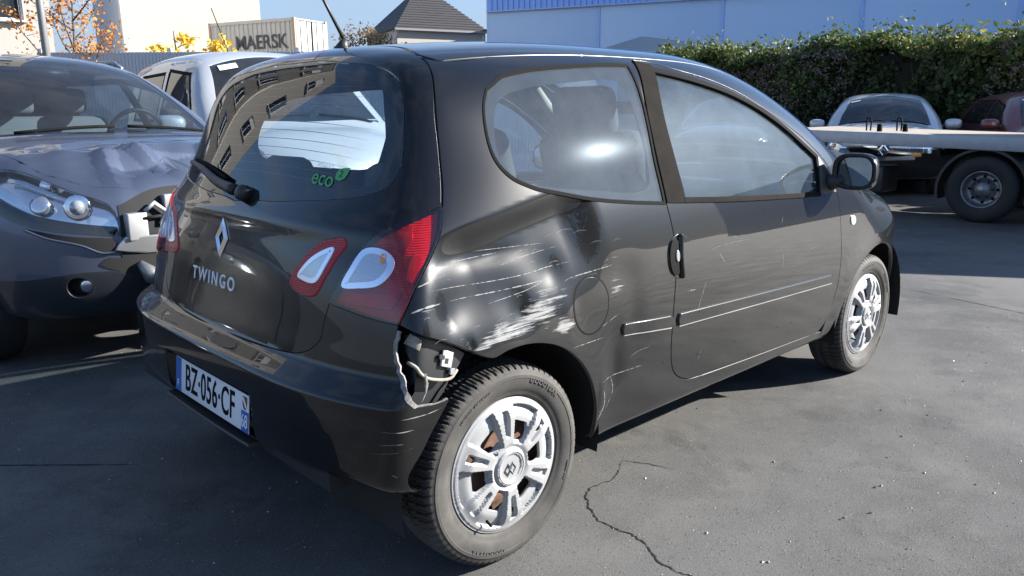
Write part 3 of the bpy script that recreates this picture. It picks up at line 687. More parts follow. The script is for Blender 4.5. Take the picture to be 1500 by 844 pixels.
# heating wires
hv, hn, hf, hofs = [], [], [], 0
for k in range(11):
    w_ = 1.00+.0 if False else None
    zz = 1.335-.024*k; xx = float(TB.RX(zz))
    pr = [(xx, yy, zz) for yy in np.linspace(-.50-.0035*k, .50+.0035*k, 12)]
    v, n, f = ribbon(TB, REAR, pr, .0016, -.004, .05, 0)
    hv.append(v); hn.append(n); hf += [tuple(i+hofs for i in q) for q in f]; hofs += len(v)
pobj('heating_wires', (np.vstack(hv), np.vstack(hn), hf), mat('heating_wire', (.10, .075, .06), .6), rgl, kind='stuff')
# little inner lamps
for o_, mir in ((ino, False), (inoL, False)):
    il = pobj('tailgate_lamp', patch(TB, REAR, o_, [], .010, off=.004, rim=.01, edge=.003), LENSB, gate)
    s = -1 if o_ is inoL else 1
    c = [(x, y*s, z) for x, y, z in [(-.362,-.543,.923),(-.374,-.501,.911),(-.391,-.454,.880),(-.404,-.425,.842),(-.404,-.444,.835),(-.398,-.502,.835),(-.383,-.528,.875)]]
    if s < 0: c = c[::-1]
    co = loop(REAR, c, .006)
    pobj('lamp_ring', patch(TB, REAR, co, [shrink(co, .011)], .008, off=.007, rim=.003, gap=0), LAVEN, il)
    pobj('clear_lens', patch(TB, REAR, shrink(co, .010), [], .008, off=.0058, rim=0, gap=0), mat('reversing_lens', (.50, .54, .60), .12, metal=.25, coat=1), il)
# --- outer tail lamps
for mir in (False, True):
    def LO(segs, sp): return outline(WR, [LS(q) for q in segs[::-1]] if mir else segs, sp)
    def LL(pts, sp): return loop(WR, LS(pts) if mir else pts, sp)
    lo = LO([lamp_top, lamp_in, lamp_bot, lamp_out], .009)
    lp = pobj('tail_lamp', patch(TB, WR, lo, [], .011, off=.005, rim=.012, edge=.003), LENSR, car)
    pobj('lamp_housing', patch(TB, WR, lo, [], .012, off=-.016, rim=0, gap=.004), LENSB, lp)
    # darker wedge at the foot, dark upper field, bright outer bar
    wd = LO([[(-.390,-.606,.802),(-.370,-.692,.798),(-.351,-.749,.800)], [(-.351,-.749,.800),(-.327,-.768,.839)], [(-.327,-.768,.839),(-.353,-.712,.833),(-.381,-.623,.823)], [(-.381,-.623,.823),(-.390,-.606,.802)]], .008)
    pobj('dark_segment', patch(TB, WR, wd, [], .01, off=-.010, rim=.004, gap=0), LENSD, lp)
    uf = LO([[(-.249,-.718,.994),(-.285,-.699,.981),(-.326,-.656,.944)], [(-.326,-.656,.944),(-.303,-.705,.947),(-.290,-.736,.931)], [(-.290,-.736,.931),(-.265,-.737,.959),(-.249,-.718,.994)]], .008)
    pobj('dark_segment', patch(TB, WR, uf, [], .01, off=-.010, rim=.004, gap=0), LENSD, lp)
    md = LO([[(-.273,-.752,.926),(-.312,-.762,.871)], [(-.312,-.762,.871),(-.300,-.780,.863)], [(-.300,-.780,.863),(-.253,-.768,.916)], [(-.253,-.768,.916),(-.273,-.752,.926)]], .008)
    pobj('dark_segment', patch(TB, WR, md, [], .01, off=-.010, rim=.004, gap=0), LENSD, lp)
    rc = LL([(-.337,-.639,.927),(-.323,-.674,.934),(-.313,-.707,.925),(-.312,-.730,.905),(-.327,-.733,.878),(-.347,-.711,.851),(-.368,-.658,.839),(-.381,-.603,.837),(-.362,-.616,.883)], .006)
    pobj('lamp_ring', patch(TB, WR, rc, [shrink(rc, .013)], .008, off=.0068, rim=.002, gap=0), LAVEN, lp)
    cl = pobj('clear_lens', patch(TB, WR, shrink(rc, .011), [], .008, off=.0062, rim=0, gap=0), mat('reversing_lens_2', (.40, .43, .50), .12, metal=.3, coat=1, bump=(160, .001)), lp)
    ab = LL([(-.328+.016*math.cos(a), -.705, .912+.014*math.sin(a)) for a in np.linspace(0, 2*PI, 14, endpoint=False)], .006)
    pobj('amber_bulb', patch(TB, WR, ab, [], .008, off=.0068, rim=0, gap=0), AMBER, lp)
# --- rear bumper, torn open at the right corner
barch = [(-.345,-.82,.318),(-.367,-.832,.399),(-.331,-.843,.459),(-.299,-.848,.510),(-.251,-.850,.572)]
hole = [(-.255,-.850,.579),(-.307,-.850,.577),(-.352,-.851,.581),(-.371,-.852,.599),(-.376,-.836,.618),(-.361,-.791,.679),(-.359,-.781,.713),(-.350,-.781,.751),(-.346,-.783,.766)]
bb = [(-.49,0,.364),(-.488,-.30,.364),(-.47,-.50,.364),(-.43,-.70,.345),(-.345,-.82,.318)]
half_r = [bb, barch, [(-.251,-.850,.572),(-.255,-.850,.579)], hole, lamp_bot[::-1], l2h, hbot]
archl = [(-.345,.82,.318),(-.362,.83,.395),(-.325,.825,.470),(-.255,.83,.580),(qlow[-1][0],-qlow[-1][1],qlow[-1][2])]
half_l = [LS(hbot), LS(l2h), LS(lamp_bot[::-1]), LF(qlow), archl[::-1], sym(bb)]
b_out = outline(WR, half_r+half_l, .011)
bmp = pobj('rear_bumper', patch(TB, WR, b_out, [], .0095, rim=.004), BLACK, car, label='black rear bumper torn open at its right corner')
# pale torn edge along the tear
def edge_strip(pts, w, h):
    c = crom(WR.inv(pts), .012); c = c+(RNG.random(c.shape)-.5)*.004
    t = np.gradient(c, axis=0); t /= np.linalg.norm(t, axis=1, keepdims=True); nn = np.c_[-t[:, 1], t[:, 0]]
    ww = w*(.75+.5*RNG.random(len(c)))[:, None]
    a = onsurf(TB, WR, c+nn*ww/2); b = onsurf(TB, WR, c-nn*ww/2); na, nb = TB.grad(a), TB.grad(b)
    V = np.vstack([a+na*h, b+nb*h*.3, a-na*.004, b-nb*.004]); k = len(c)
    f = []
    for i in range(k-1): f += [(i, i+1, k+i+1, k+i), (2*k+i, 2*k+i+1, i+1, i), (k+i, k+i+1, 3*k+i+1, 3*k+i)]
    return V, f
V_, f_ = edge_strip([(-.347,-.786,.755),(-.357,-.784,.714),(-.361,-.792,.679),(-.376,-.836,.618),(-.371,-.852,.599),(-.352,-.851,.581)], .0075, .0028)
link('torn_edge', mesh(V_, f_), BROKEN, bmp)
V_, f_ = edge_strip([(-.352,-.851,.580),(-.307,-.850,.575),(-.257,-.850,.577)], .0035, .0022)
link('torn_edge', mesh(V_, f_), BROKEN, bmp)
# what shows behind: the dark bodywork, bracket, bent liner
inn = loop(WR, [(-.204,-.840,.682),(-.314,-.829,.742),(-.353,-.769,.762),(-.378,-.716,.729),(-.421,-.796,.607),(-.390,-.849,.555),(-.265,-.849,.540),(-.201,-.848,.606)], .02)
pobj('bumper_support', patch(TB, WR, inn, [], .03, off=-.055, rim=.002), mat('inner_body_black', (.012, .013, .015), .42), car)
ol = outline(WR, [[(-.353,-.781,.741),(-.313,-.828,.744),(-.211,-.838,.699),(-.167,-.841,.669)], [(-.167,-.841,.669),(-.201,-.846,.631),(-.227,-.848,.614)], [(-.227,-.848,.614),(-.277,-.848,.622),(-.329,-.840,.662),(-.351,-.813,.677)], [(-.351,-.813,.677),(-.356,-.792,.703),(-.353,-.781,.741)]], .012)
bs = pobj('bumper_bracket', patch(TB, WR, ol, [], .014, off=-.030, rim=.012), mat('inner_body_black', (.012, .013, .015), .42), car)
rimd = [(-.355,-.805,.678),(-.336,-.835,.665),(-.282,-.847,.627),(-.227,-.848,.616),(-.203,-.846,.634)]
def off_path(pts, off, ch=WR, sp=.01):
    q = onsurf(TB, ch, crom(ch.inv(pts), sp)); return q+TB.grad(q)*off
tube('bracket_lip', off_path(rimd, -.026), .0045, mat('cream_primer', (.34, .31, .26), .8, noise=(60, .8, (.15, .13, .11))), bs, 6)
def plate_on(name, cx, cz, w, h, off, m, parent, tilt=0, S=TB, ch=RIGHT, bend=0):
    o = [(cx+w*a*math.cos(tilt)-h*b*math.sin(tilt), cz+w*a*math.sin(tilt)+h*b*math.cos(tilt)) for a, b in ((-.5,-.5),(.5,-.5),(.5,.5),(-.5,.5))]
    o = outline(ch, [[o[0], o[1]], [o[1], o[2]], [o[2], o[3]], [o[3], o[0]]], .02)
    return pobj(name, patch(S, ch, o, [], .02, off=off, rim=.006, gap=0), m, parent)
cl_ = plate_on('metal_clip', -.232, .668, .030, .038, -.020, mat('zinc', (.50, .50, .48), .4, metal=.6), bs, -.35)
plate_on('clip_slot', -.248, .676, .015, .010, -.0195, DARK, cl_, -.35)
plate_on('clip_hole', -.236, .664, .009, .012, -.0185, DARK, cl_, -.35)
plate_on('stud', -.222, .634, .012, .014, -.018, mat('grey_plastic', (.22, .23, .24), .5), bs, -.2)
plate_on('flake_of_primer', -.330, .727, .034, .026, -.018, mat('cream_primer', (.55, .50, .42), .7), bs, -.5)
V_, f_ = tube_data([(-.318,-.844,.654),(-.318,-.848,.630),(-.322,-.849,.610),(-.335,-.850,.589)], [.002, .005, .0025, .001], 5)
link('paint_shred', mesh(V_, f_), BROKEN, bs)
# crease that runs down to the wheel, lower valance
V_, N_, f_ = ribbon(TB, WR, [(-.517,-.449,.561),(-.508,-.544,.539),(-.497,-.612,.502),(-.477,-.687,.463),(-.444,-.762,.398),(-.40,-.75,.345)], .004, .0006, .01, 0)
lipo = [(-.520,-.318,.393),(-.51,0,.378),(-.505,.285,.378)]
vb = bmesh.new()
for zz, dx, th in ((.372, -.030, .007), (.352, -.034, .012)):
    pass
vb.free()
def lip(name, z0, z1, xo, yw, parent, m):
    ys = np.linspace(-yw, yw, 25); base = -.532+.05*ys*ys
    V = []; F_ = []
    for y, x in zip(ys, base):
        V += [(x+.06, y, z1), (x-xo, y, z1-.003), (x-xo-.003, y, (z0+z1)/2), (x-xo, y, z0+.003), (x+.06, y, z0)]
    for i in range(24):
        for k in range(4): F_.append((i*5+k, i*5+k+1, i*5+k+6, i*5+k+5))
    F_.append((0, 1, 2, 3, 4)); F_.append((124, 123, 122, 121, 120))
    return link(name, mesh(V, F_, False), m, parent)
lip('valance_lip', .352, .368, -.002, .300, bmp, PLASTIC)

# bumper step: press-down notch in the middle
nt = loop(WR, [(-.515,-.10+.085*math.cos(a),.612+.011*math.sin(a)) for a in np.linspace(0, 2*PI, 22, endpoint=False)], .01)
pobj('opening_notch', patch(TB, WR, nt, [], .01, off=.0015, rim=0), mat('notch_black', (.004, .004, .004), .3), bmp)
# --- plate: white field, blue bands, characters
PX, PZ, PT = -.5155, .447, math.radians(6)
MP = Matrix.Translation((PX, -.035, PZ)) @ Matrix.Rotation(PT, 4, 'Y') @ Matrix(((0, 0, -1, 0), (-1, 0, 0, 0), (0, 1, 0, 0), (0, 0, 0, 1)))
pl = box('number_plate', (0, 0, 0), (.52, .11, .004), PLATEW, bmp, .0015); pl.data.transform(MP)
for sx_, nm in ((-.2385, 'blue_band'), (.2385, 'blue_band')):
    b_ = box(nm, (0, 0, 0), (.043, .108 if sx_ < 0 else .060, .0012), PLATEB, pl); b_.data.transform(MP @ Matrix.Translation((sx_, 0 if sx_ < 0 else -.024, .0022)))
text('plate_characters', 'BZ\u00b7056\u00b7CF', .118, MP @ Matrix.Translation((-.004, -.001, .0026)), INK, pl, sx=.655, spacing=1.06, bold=.0012)
text('country_letter', 'F', .034, MP @ Matrix.Translation((-.2385, -.030, .0036)), WHITE, pl, sx=.9)
text('district_number', '68', .056, MP @ Matrix.Translation((.2385, -.024, .0036)), WHITE, pl, sx=.70)
shield = [(-.014, .020), (.014, .020), (.014, -.004), (.008, -.014), (0, -.020), (-.008, -.014), (-.014, -.004)]
def flat_poly(pts, z, M): 
    return map_mesh(mesh([(x, y, z) for x, y in pts], [tuple(range(len(pts)))]), lambda v: np.array([M @ Vector(a) for a in v]))
link('region_badge', flat_poly(shield, 0, MP @ Matrix.Translation((.2385, .028, .0030))), mat('badge_brown', (.16, .07, .05), .4), pl)
link('badge_bend', flat_poly([(-.014, .012), (-.007, .019), (.013, -.006), (.008, -.014)], 0, MP @ Matrix.Translation((.2385, .028, .0036))), WHITE, pl)
# --- lettering and rhombus on the tailgate
def on_gate(me, cy, cw, rot=0., off=.0015):
    c, s = math.cos(rot), math.sin(rot)
    def fn(v):
        uv = np.c_[cy+v[:, 0]*c-v[:, 1]*s, cw+v[:, 0]*s+v[:, 1]*c]; p = onsurf(TB, REAR, uv); return p+TB.grad(p)*(off+v[:, 2:3])
    return map_mesh(me, fn)
tc_ = (-.085, .354)
link('name_letters', on_gate(text_mesh('TWINGO', .052, .0012, 1.16, 1.36, bold=.0006), tc_[0], tc_[1]), mat('satin_letters', (.80, .81, .83), .42, metal=.35), gate)
bc = [-.041, .471]
def rhomb_mesh(w, h, r, t=.008):
    o = [(0, h), (w, 0), (0, -h), (-w, 0)]; ii = [(x*r, y*r) for x, y in o]; mid = [(x*(1+r)/2, y*(1+r)/2) for x, y in o]
    V = [(x, y, 0) for x, y in o]+[(x, y, t) for x, y in mid]+[(x, y, t*.2) for x, y in ii]
    Fc = []
    for i in range(4):
        j = (i+1) % 4; Fc += [(i, j, 4+j, 4+i), (4+i, 4+j, 8+j, 8+i)]
    bm = bmesh.new(); me = mesh(V, Fc); bm.from_mesh(me); bmesh.ops.subdivide_edges(bm, edges=bm.edges, cuts=2, use_grid_fill=True); 
    return from_bm(bm)
link('rhombus_emblem', on_gate(rhomb_mesh(.042, .055, .42), bc[0], bc[1], 0, .002), CHROME, gate)
ec = REAR.inv([(-.310, -.420, 1.097)])[0]
eco = link('window_sticker', on_gate(text_mesh('eco', .060, 0, 1.02, 1.0, bold=.0004), ec[0]-.012, ec[1]-.006, 0, .0012), GREENP, gate)
link('sticker_word', on_gate(text_mesh('RENAULT', .0155, 0, 1.0), ec[0]-.018, ec[1]+.028, 0, .0012), WHITE, eco)
lf_ = [(-.017, -.016), (-.020, .0), (-.012, .013), (.004, .018), (.024, .021), (.022, .004), (.016, -.010), (.002, -.018)]
link('sticker_leaf', on_gate(mesh([(x, y, 0) for x, y in lf_], [tuple(range(len(lf_)))]), ec[0]+.052, ec[1]+.016, 0, .0012), GREENP, eco)
link('sticker_digit', on_gate(text_mesh('2', .026, 0, 1.0, bold=.0006), ec[0]+.051, ec[1]+.016, 0, .0018), mat('sticker_dark', (.02, .04, .05), .4), eco)
# wiper
wp = off_path([(-.307,.41,1.091),(-.330,.25,1.070),(-.353,.106,1.045),(-.362,-.02,1.03)], .024, REAR, .02)
wi = tube('rear_wiper', wp, [.008+.010*i/len(wp) for i in range(len(wp))], PLASTIC, gate, 8)
tube('wiper_blade', off_path([(-.300,.42,1.105),(-.325,.25,1.088),(-.350,.08,1.062)], .012, REAR, .02), .006, SEALR, wi, 6)
pv = onsurf(TB, REAR, np.array([(.060, .604)]))[0]; pn = TB.grad(pv[None])[0]
tube('wiper_pivot', [pv-pn*.004, pv+pn*.026, pv+pn*.034], [.026, .023, .013], PLASTIC, wi, 18)
# aerial
an = tube('aerial', [(.02, .0, 1.447), (.03, 0, 1.478), (.036, 0, 1.487)], [.030, .014, .010], PLASTIC, car, 12)
tube('aerial_mast', [(.034, 0, 1.482), (-.02, 0, 1.575), (-.055, 0, 1.635)], [.0065, .005, .004], PLASTIC, an, 8)
tube('aerial_whip', [(-.055, 0, 1.635), (-.10, 0, 1.71), (-.145, 0, 1.785)], .0018, PLASTIC, an, 6)

# --- door mirrors
for mir in (False, True):
    s = 1 if mir else -1
    def M_(p): return (p[0], p[1]*-s if False else p[1]*(1 if not mir else -1), p[2])
    bm = bmesh.new(); bmesh.ops.create_uvsphere(bm, u_segments=28, v_segments=16, radius=1)
    for v in bm.verts:
        q = v.co.copy()
        sg = lambda a, e: math.copysign(abs(a)**e, a)
        v.co = Vector((sg(q.x, .75)*.075 if q.x > 0 else -.020*abs(q.x)**.3, sg(q.y, .62)*.092, sg(q.z, .62)*.075))
        v.co.x += .03*abs(v.co.y/.092)**2*(1 if q.x > 0 else 0)*-1
    me = from_bm(bm, True, 40); me.transform(Matrix.Translation(M_((1.885, -.885, 1.008))) @ Matrix.Rotation(math.radians(-8 if not mir else 8), 4, 'Z'))
    mo = link('door_mirror', me, BLACK, car)
    bm = bmesh.new(); bmesh.ops.create_circle(bm, cap_ends=True, segments=36, radius=1)
    for v in bm.verts:
        sg = lambda a, e: math.copysign(abs(a)**e, a); q = v.co.copy(); v.co = Vector((0, sg(q.x, .68)*.076, sg(q.y, .68)*.060))
    me = from_bm(bm); me.transform(Matrix.Translation(M_((1.8615, -.885, 1.008))) @ Matrix.Rotation(math.radians(-8 if not mir else 8), 4, 'Z'))
    link('mirror_glass', me, mat('mirror_silver', (.8, .82, .84), .01, metal=1), mo)
    bm = bmesh.new()
    ring = []
    V_, f_ = tube_data([M_((1.860, -.885+math.copysign(abs(math.cos(a))**.68, math.cos(a))*.083, 1.008+math.copysign(abs(math.sin(a))**.68, math.sin(a))*.066)) for a in np.linspace(0, 2*PI, 41)], .009, 6, False)
    link('mirror_rim', mesh(V_, f_, True), PLASTIC, mo); bm.free()
    tube('mirror_arm', [M_((1.85, -.770, .955)), M_((1.875, -.80, .962)), M_((1.90, -.845, .975))], [.040, .032, .030], PLASTIC, mo, 12)

# --- wheels
TR_, TW_, HZ = .292, .172, .292
def tyre_mesh():
    R = TR_
    prof = [(.196, .048), (.200, .060), (.206, .064), (.215, .0655), (.2165, .0670), (.228, .0715), (.240, .0745), (.252, .0755), (.2535, .0770), (.262, .0765), (.2635, .0748), (.272, .0725), (.2785, .069), (.283, .064), (.2875, .056)]
    y0 = TW_/2-.0775
    o = [(r, -(y+y0)) for r, y in prof]
    tread = [(.2905, -.047), (.2915, -.035), (.292, -.026), (.292, -.020), (.292, -.006), (.292, .006), (.292, .020), (.292, .026), (.2915, .035), (.2905, .047)]
    P = o+tread+[(r, -y) for r, y in o[::-1]]
    n = 576; nb = 72; V, Fc = [], []; k = len(P)
    for i in range(n):
        a = 2*PI*i/n; c, s = math.cos(a), math.sin(a); ph = (i % 8)
        for j, (r, y) in enumerate(P):
            q = r
            side = abs(y)
            sh = int(3*side/.07)            # slanted sipes
            g = (i+sh+(0 if y < 0 else 4)) % 8
            if r > .2775 and g in (0, 1): q = r-(.008 if r > .286 else .006 if r > .281 else .003)
            elif r > .2870 and g == 5: q = r-.004
            if abs(abs(y)-.020) < .001 or abs(abs(y)-.026) < .001: q = min(q, r-.007)
            V.append((q*c, y, q*s))
    for i in range(n):
        j = (i+1) % n
        for q in range(k-1): Fc.append((i*k+q, i*k+q+1, j*k+q+1, j*k+q))
    me = mesh(V, Fc, True); me.set_sharp_from_angle(angle=math.radians(38)); return me
class HF:
    """height field for the wheel cover, in x/z with depth along -y"""
    def F(s, P):
        x, z = P[..., 0], P[..., 2]; r = np.hypot(x, z); a = np.arctan2(z, x)
        h = .004+.016*sstep((.190-r)/.05)-.010*sstep((.075-r)/.03)+.012*sstep((.058-r)/.008)-.004*sstep((.040-r)/.004)
        h = h-.004*sstep((r-.186)/.008)
        k = PI/3; aw = (a+k/2+A0) % k-k/2          # window centres
        ap = (a+A0) % k-k/2                         # spoke-pair centres
        tw = np.abs(aw)*r; tp = np.abs(ap)*r
        win = sstep((.034+.34*(r-.11)-tw)/.007)*sstep((r-.068)/.006)*sstep((.179-r)/.006)
        h = h-.017*win
        slot = sstep((.0085+.07*(r-.09)-tp)/.005)*sstep((r-.088)/.012)*sstep((.168-r)/.008)
        h = h-.013*slot
        return (-P[..., 1])-h
    grad = Body.grad
A0 = math.radians(-5)
def cover_panel():
    H = HF(); ch = Planar((0, -1, 0), (1, 0, 0), (0, 0, 1), .1)
    R = .1945; out = np.array([(R*math.cos(a), R*math.sin(a)) for a in np.linspace(0, 2*PI, 120, endpoint=False)])
    holes = []
    for k in range(6):
        c = k*PI/3-A0
        pts = [(.077, -.016), (.104, -.0265), (.127, -.030), (.131, 0), (.127, .030), (.104, .0265), (.077, .016), (.074, 0)]
        q = np.array([(r*math.cos(c)-t*math.sin(c), r*math.sin(c)+t*math.cos(c)) for r, t in pts]); holes.append(crom(q, .005, True))
        c2 = c+PI/6
        pts = [(.128, -.0045), (.160, -.0065), (.161, .0065), (.128, .0045)]
        if k % 2 == 0:
            q = np.array([(r*math.cos(c2)-t*math.sin(c2), r*math.sin(c2)+t*math.cos(c2)) for r, t in pts]); holes.append(crom(q, .004, True))
    return patch(H, ch, out, holes, .0042, gap=0, rim=.010, edge=.001)
COVER = cover_panel(); TYRE = tyre_mesh()
EMB = None
def ring_text(s, r, size, a0, parent, flip=False):
    me = text_mesh(s, size, .0006, 1.25, 1.15, bold=.0004)
    def fn(v):
        a = a0-v[:, 0]/r; rr = r+v[:, 1]; return np.c_[rr*np.cos(a), -(.0855+v[:, 2]), rr*np.sin(a)]
    return link('sidewall_lettering', map_mesh(me, fn), mat('tyre_letters', (.060, .057, .054), .75), parent)
def wheel(name_parent, x, y, side, spin, full=True):
    w = link('wheel', TYRE, RUBBER, name_parent); w.location = (x, y*1.0, HZ); w.rotation_euler = (0, spin, 0 if side < 0 else PI)
    cv = pobj('wheel_cover', COVER, ALLOY, w); cv.location = (0, -.070, 0)
    V, Fc = lathe([(.198, -.060), (.197, -.035), (.185, -.020), (.150, -.022), (.125, -.034), (.100, -.040), (.070, -.030), (.03, -.036), (.001, -.036)], 40)
    link('steel_rim', mesh(V, Fc, True), RUST, w)
    if full:
        em = link('cover_emblem', map_mesh(rhomb_mesh(.016, .021, .42, .0035), lambda v: np.c_[v[:, 0], -.0955-v[:, 2], v[:, 1]]), ALLOYD, w)
        V, Fc = lathe([(.044, -.0895), (.0455, -.0935), (.0475, -.0935), (.049, -.0895)], 48); link('cap_ring', mesh(V, Fc, True), ALLOY, w)
        ring_text('GOODYEAR', .248, .017, math.radians(56), w); ring_text('GOODYEAR', .248, .017, math.radians(250), w)
        ring_text('VECTOR 4SEASONS', .243, .010, math.radians(120), w); ring_text('185/55 R15', .247, .009, math.radians(-20), w)
        vs = [(.160*math.cos(-2.1), -.075, .160*math.sin(-2.1)), (.166*math.cos(-2.1), -.098, .166*math.sin(-2.1))]
        tube('valve', vs, .004, SEALR, w, 8)
    return w
wheel(car, 0, -.708, -1, math.radians(0)); wheel(car, 2.367, -.705, -1, math.radians(24)); wheel(car, 0, .708, 1, .3, False); wheel(car, 2.367, .705, 1, .7, False)
# wheel wells and floor
for x in (0, 2.367):
    for s in (-1, 1):
        V, Fc = [], []; n = 20
        for i in range(n+1):
            a = math.radians(-12)+math.radians(204)*i/n
            for yy in (.800, .52): V.append((x+.372*math.cos(a), s*yy, .30+.372*math.sin(a)))
        for i in range(n): Fc.append((2*i, 2*i+1, 2*i+3, 2*i+2))
        b0 = len(V)
        V.append((x, s*.52, .30)); Fc += [(b0, 2*i+1, 2*i+3) for i in range(n)]
        link('wheel_housing', mesh(V, Fc, True), mat('underseal', (.008, .008, .008), .8), car)
box('floor_pan', (1.25, 0, .27), (3.1, 1.02, .05), DARK, car); box('floor_pan', (1.2, 0, .275), (1.6, 1.50, .04), DARK, car); box('floor_pan', (-.40, 0, .36), (.16, 1.3, .05), DARK, car)
box('axle_beam', (0, 0, .25), (.08, 1.25, .07), DARK, car, .02)
# --- cabin
def rounded(name, c, s, m, parent, rot=None, r=.45):
    bm = bmesh.new(); bm_box(bm, (0, 0, 0), s, None, min(s)*r)
    me = from_bm(bm, True, 60); me.transform(Matrix.Translation(c) @ (Matrix.Rotation(rot, 4, 'Y') if rot else Matrix())); return link(name, me, m, parent)
for (sx_, sy_, back) in ((1.22, -.36, 1), (1.22, .36, 1), (.42, -.34, 0), (.42, .34, 0)):
    st = rounded('seat', (sx_, sy_, .62 if back else .66), (.50, .50, .17), FABRIC, car)
    rounded('seat_back', (sx_-.33, sy_, .90 if back else .78), (.15, .48, .60 if back else .44), FABRIC, st, -.26)
    rounded('headrest', (sx_-.435, sy_, 1.255 if back else 1.035), (.10, .27, .18 if back else .15), FABRIC, st, -.2)
    for dy in (-.06, .06): tube('headrest_post', [(sx_-.40, sy_+dy, 1.08 if back else .92), (sx_-.43, sy_+dy, 1.20 if back else 1.02)], .006, CHROME, st, 6)
box('dashboard', (1.95, 0, .80), (.42, 1.34, .30), TRIM, car, .06)
box('parcel_shelf', (-.02, 0, .86), (.34, 1.18, .02), TRIM, car, .006)
sw = tube('steering_wheel', [(1.66+.05*math.sin(a), .36+.18*math.cos(a), .94+.17*math.sin(a)) for a in np.linspace(0, 2*PI, 33)], .014, PLASTIC, car, 8)
rounded('wheel_hub', (1.68, .36, .94), (.05, .14, .12), PLASTIC, sw)
tube('steering_column', [(1.69, .36, .93), (1.88, .36, .86)], .03, PLASTIC, sw, 8)
for s in (-1, 1):
    dcard = outline(RIGHT, [[(.95,-.79,.34),(1.86,-.79,.34)], [(1.86,-.79,.34),(1.80,-.79,.895)], [(1.80,-.79,.895),(.74,-.79,.93)], [(.74,-.79,.93),(.75,-.79,.45),(.95,-.79,.34)]], .05)
    pobj('door_card', patch(TB, RIGHT, dcard, [], .06, off=-.045, rim=.01), TRIM, car, mirror=s > 0)
    qc = outline(RIGHT, [[(.05,-.79,.68),(.36,-.79,.60)], [(.36,-.79,.60),(.40,-.79,.34)], [(.40,-.79,.34),(.70,-.79,.34)], [(.70,-.79,.34),(.68,-.79,.935)], [(.68,-.79,.935),(.30,-.79,.985),(-.02,-.79,1.03)], [(-.02,-.79,1.03),(.05,-.79,.68)]], .05)
    pobj('side_trim', patch(TB, RIGHT, qc, [], .06, off=-.05, rim=.01), TRIM, car, mirror=s > 0)
    V_, f_ = tube_data([(1.93, s*.66, 1.00), (1.72, s*.60, 1.17), (1.50, s*.535, 1.30), (1.35, s*.475, 1.385)], .028, 8); link('pillar_cover', mesh(V_, f_, True), TRIML, car)
    V_, f_ = tube_data([(.78, s*.735, .95), (.80, s*.66, 1.12), (.84, s*.56, 1.30), (.86, s*.50, 1.375)], .030, 8); link('pillar_cover', mesh(V_, f_, True), TRIM, car)
    tube('seat_belt', [(.80, s*.63, 1.17), (.86, s*.60, .95), (.95, s*.55, .70)], .010, SEALR, car, 5)
hlr = outline(TOP, [[(.02,-.44,1.4),(.9,-.44,1.4),(1.35,-.42,1.4)], [(1.35,-.42,1.4),(1.35,.42,1.4)], [(1.35,.42,1.4),(.9,.44,1.4),(.02,.44,1.4)], [(.02,.44,1.4),(.02,-.44,1.4)]], .05)
pobj('headlining', patch(TB, TOP, hlr, [], .08, off=-.035, rim=0), TRIML, car)
tube('inside_mirror', [(1.52, -.11, 1.275), (1.52, .11, 1.275)], .03, PLASTIC, car, 10)
# --- scratches: long pale streaks
SV, SN, SF, so = [], [], [], 0
def scr(pts, w, ch=WR, S=TBD):
    global so
    v, n, f = ribbon(S, ch, pts, w*.55, .0005, .005, .6); SV.append(v); SN.append(n); SF.extend(tuple(i+so for i in q) for q in f); so += len(v)
for pts, w in (([(-.263,-.79,.837),(-.114,-.80,.829),(.039,-.81,.830),(.242,-.81,.842)], .0028), ([(-.213,-.80,.802),(-.075,-.81,.801),(.130,-.81,.806)], .0036),
               ([(.220,-.81,.798),(.319,-.81,.805),(.409,-.81,.812)], .0034), ([(-.181,-.78,.890),(-.106,-.785,.893),(-.026,-.79,.895)], .003), ([(-.108,-.78,.908),(.009,-.79,.905),(.155,-.80,.902)], .0022),
               ([(-.048,-.80,.860),(.049,-.80,.874),(.207,-.80,.888)], .002), ([(-.320,-.79,.791),(-.278,-.80,.802),(-.232,-.80,.803)], .006), ([(.361,-.82,.455),(.456,-.81,.462),(.573,-.81,.462)], .003),
               ([(-.281,-.78,.850),(-.236,-.78,.860),(-.202,-.785,.866)], .006), ([(.211,-.83,.601),(.285,-.83,.600),(.360,-.82,.600)], .0025), ([(-.10,-.83,.775),(.05,-.83,.790),(.17,-.83,.815)], .0022), ([(.30,-.82,.62),(.38,-.82,.645),(.43,-.82,.66)], .002),
               ([(.40,-.8,.36),(.43,-.8,.41),(.415,-.8,.46)], .003), ([(.36,-.8,.33),(.385,-.8,.38),(.37,-.8,.43)], .005), ([(.49,-.8,.5),(.53,-.8,.515),(.60,-.8,.52)], .0015)):
    scr(pts, w)
for i in range(26):
    x0 = RNG.uniform(-.28, .42); z0 = RNG.uniform(.66, .93); l = RNG.uniform(.02, .08)
    scr([(x0, -.8, z0), (x0+l/2, -.8, z0+.004+l*.06), (x0+l, -.8, z0+l*.10)], RNG.uniform(.0005, .0013))
pobj('scratches', (np.vstack(SV), np.vstack(SN), SF), mat('bare_scratch', (.20, .20, .20), .8), quarter, kind='stuff')
SV, SN, SF, so = [], [], [], 0
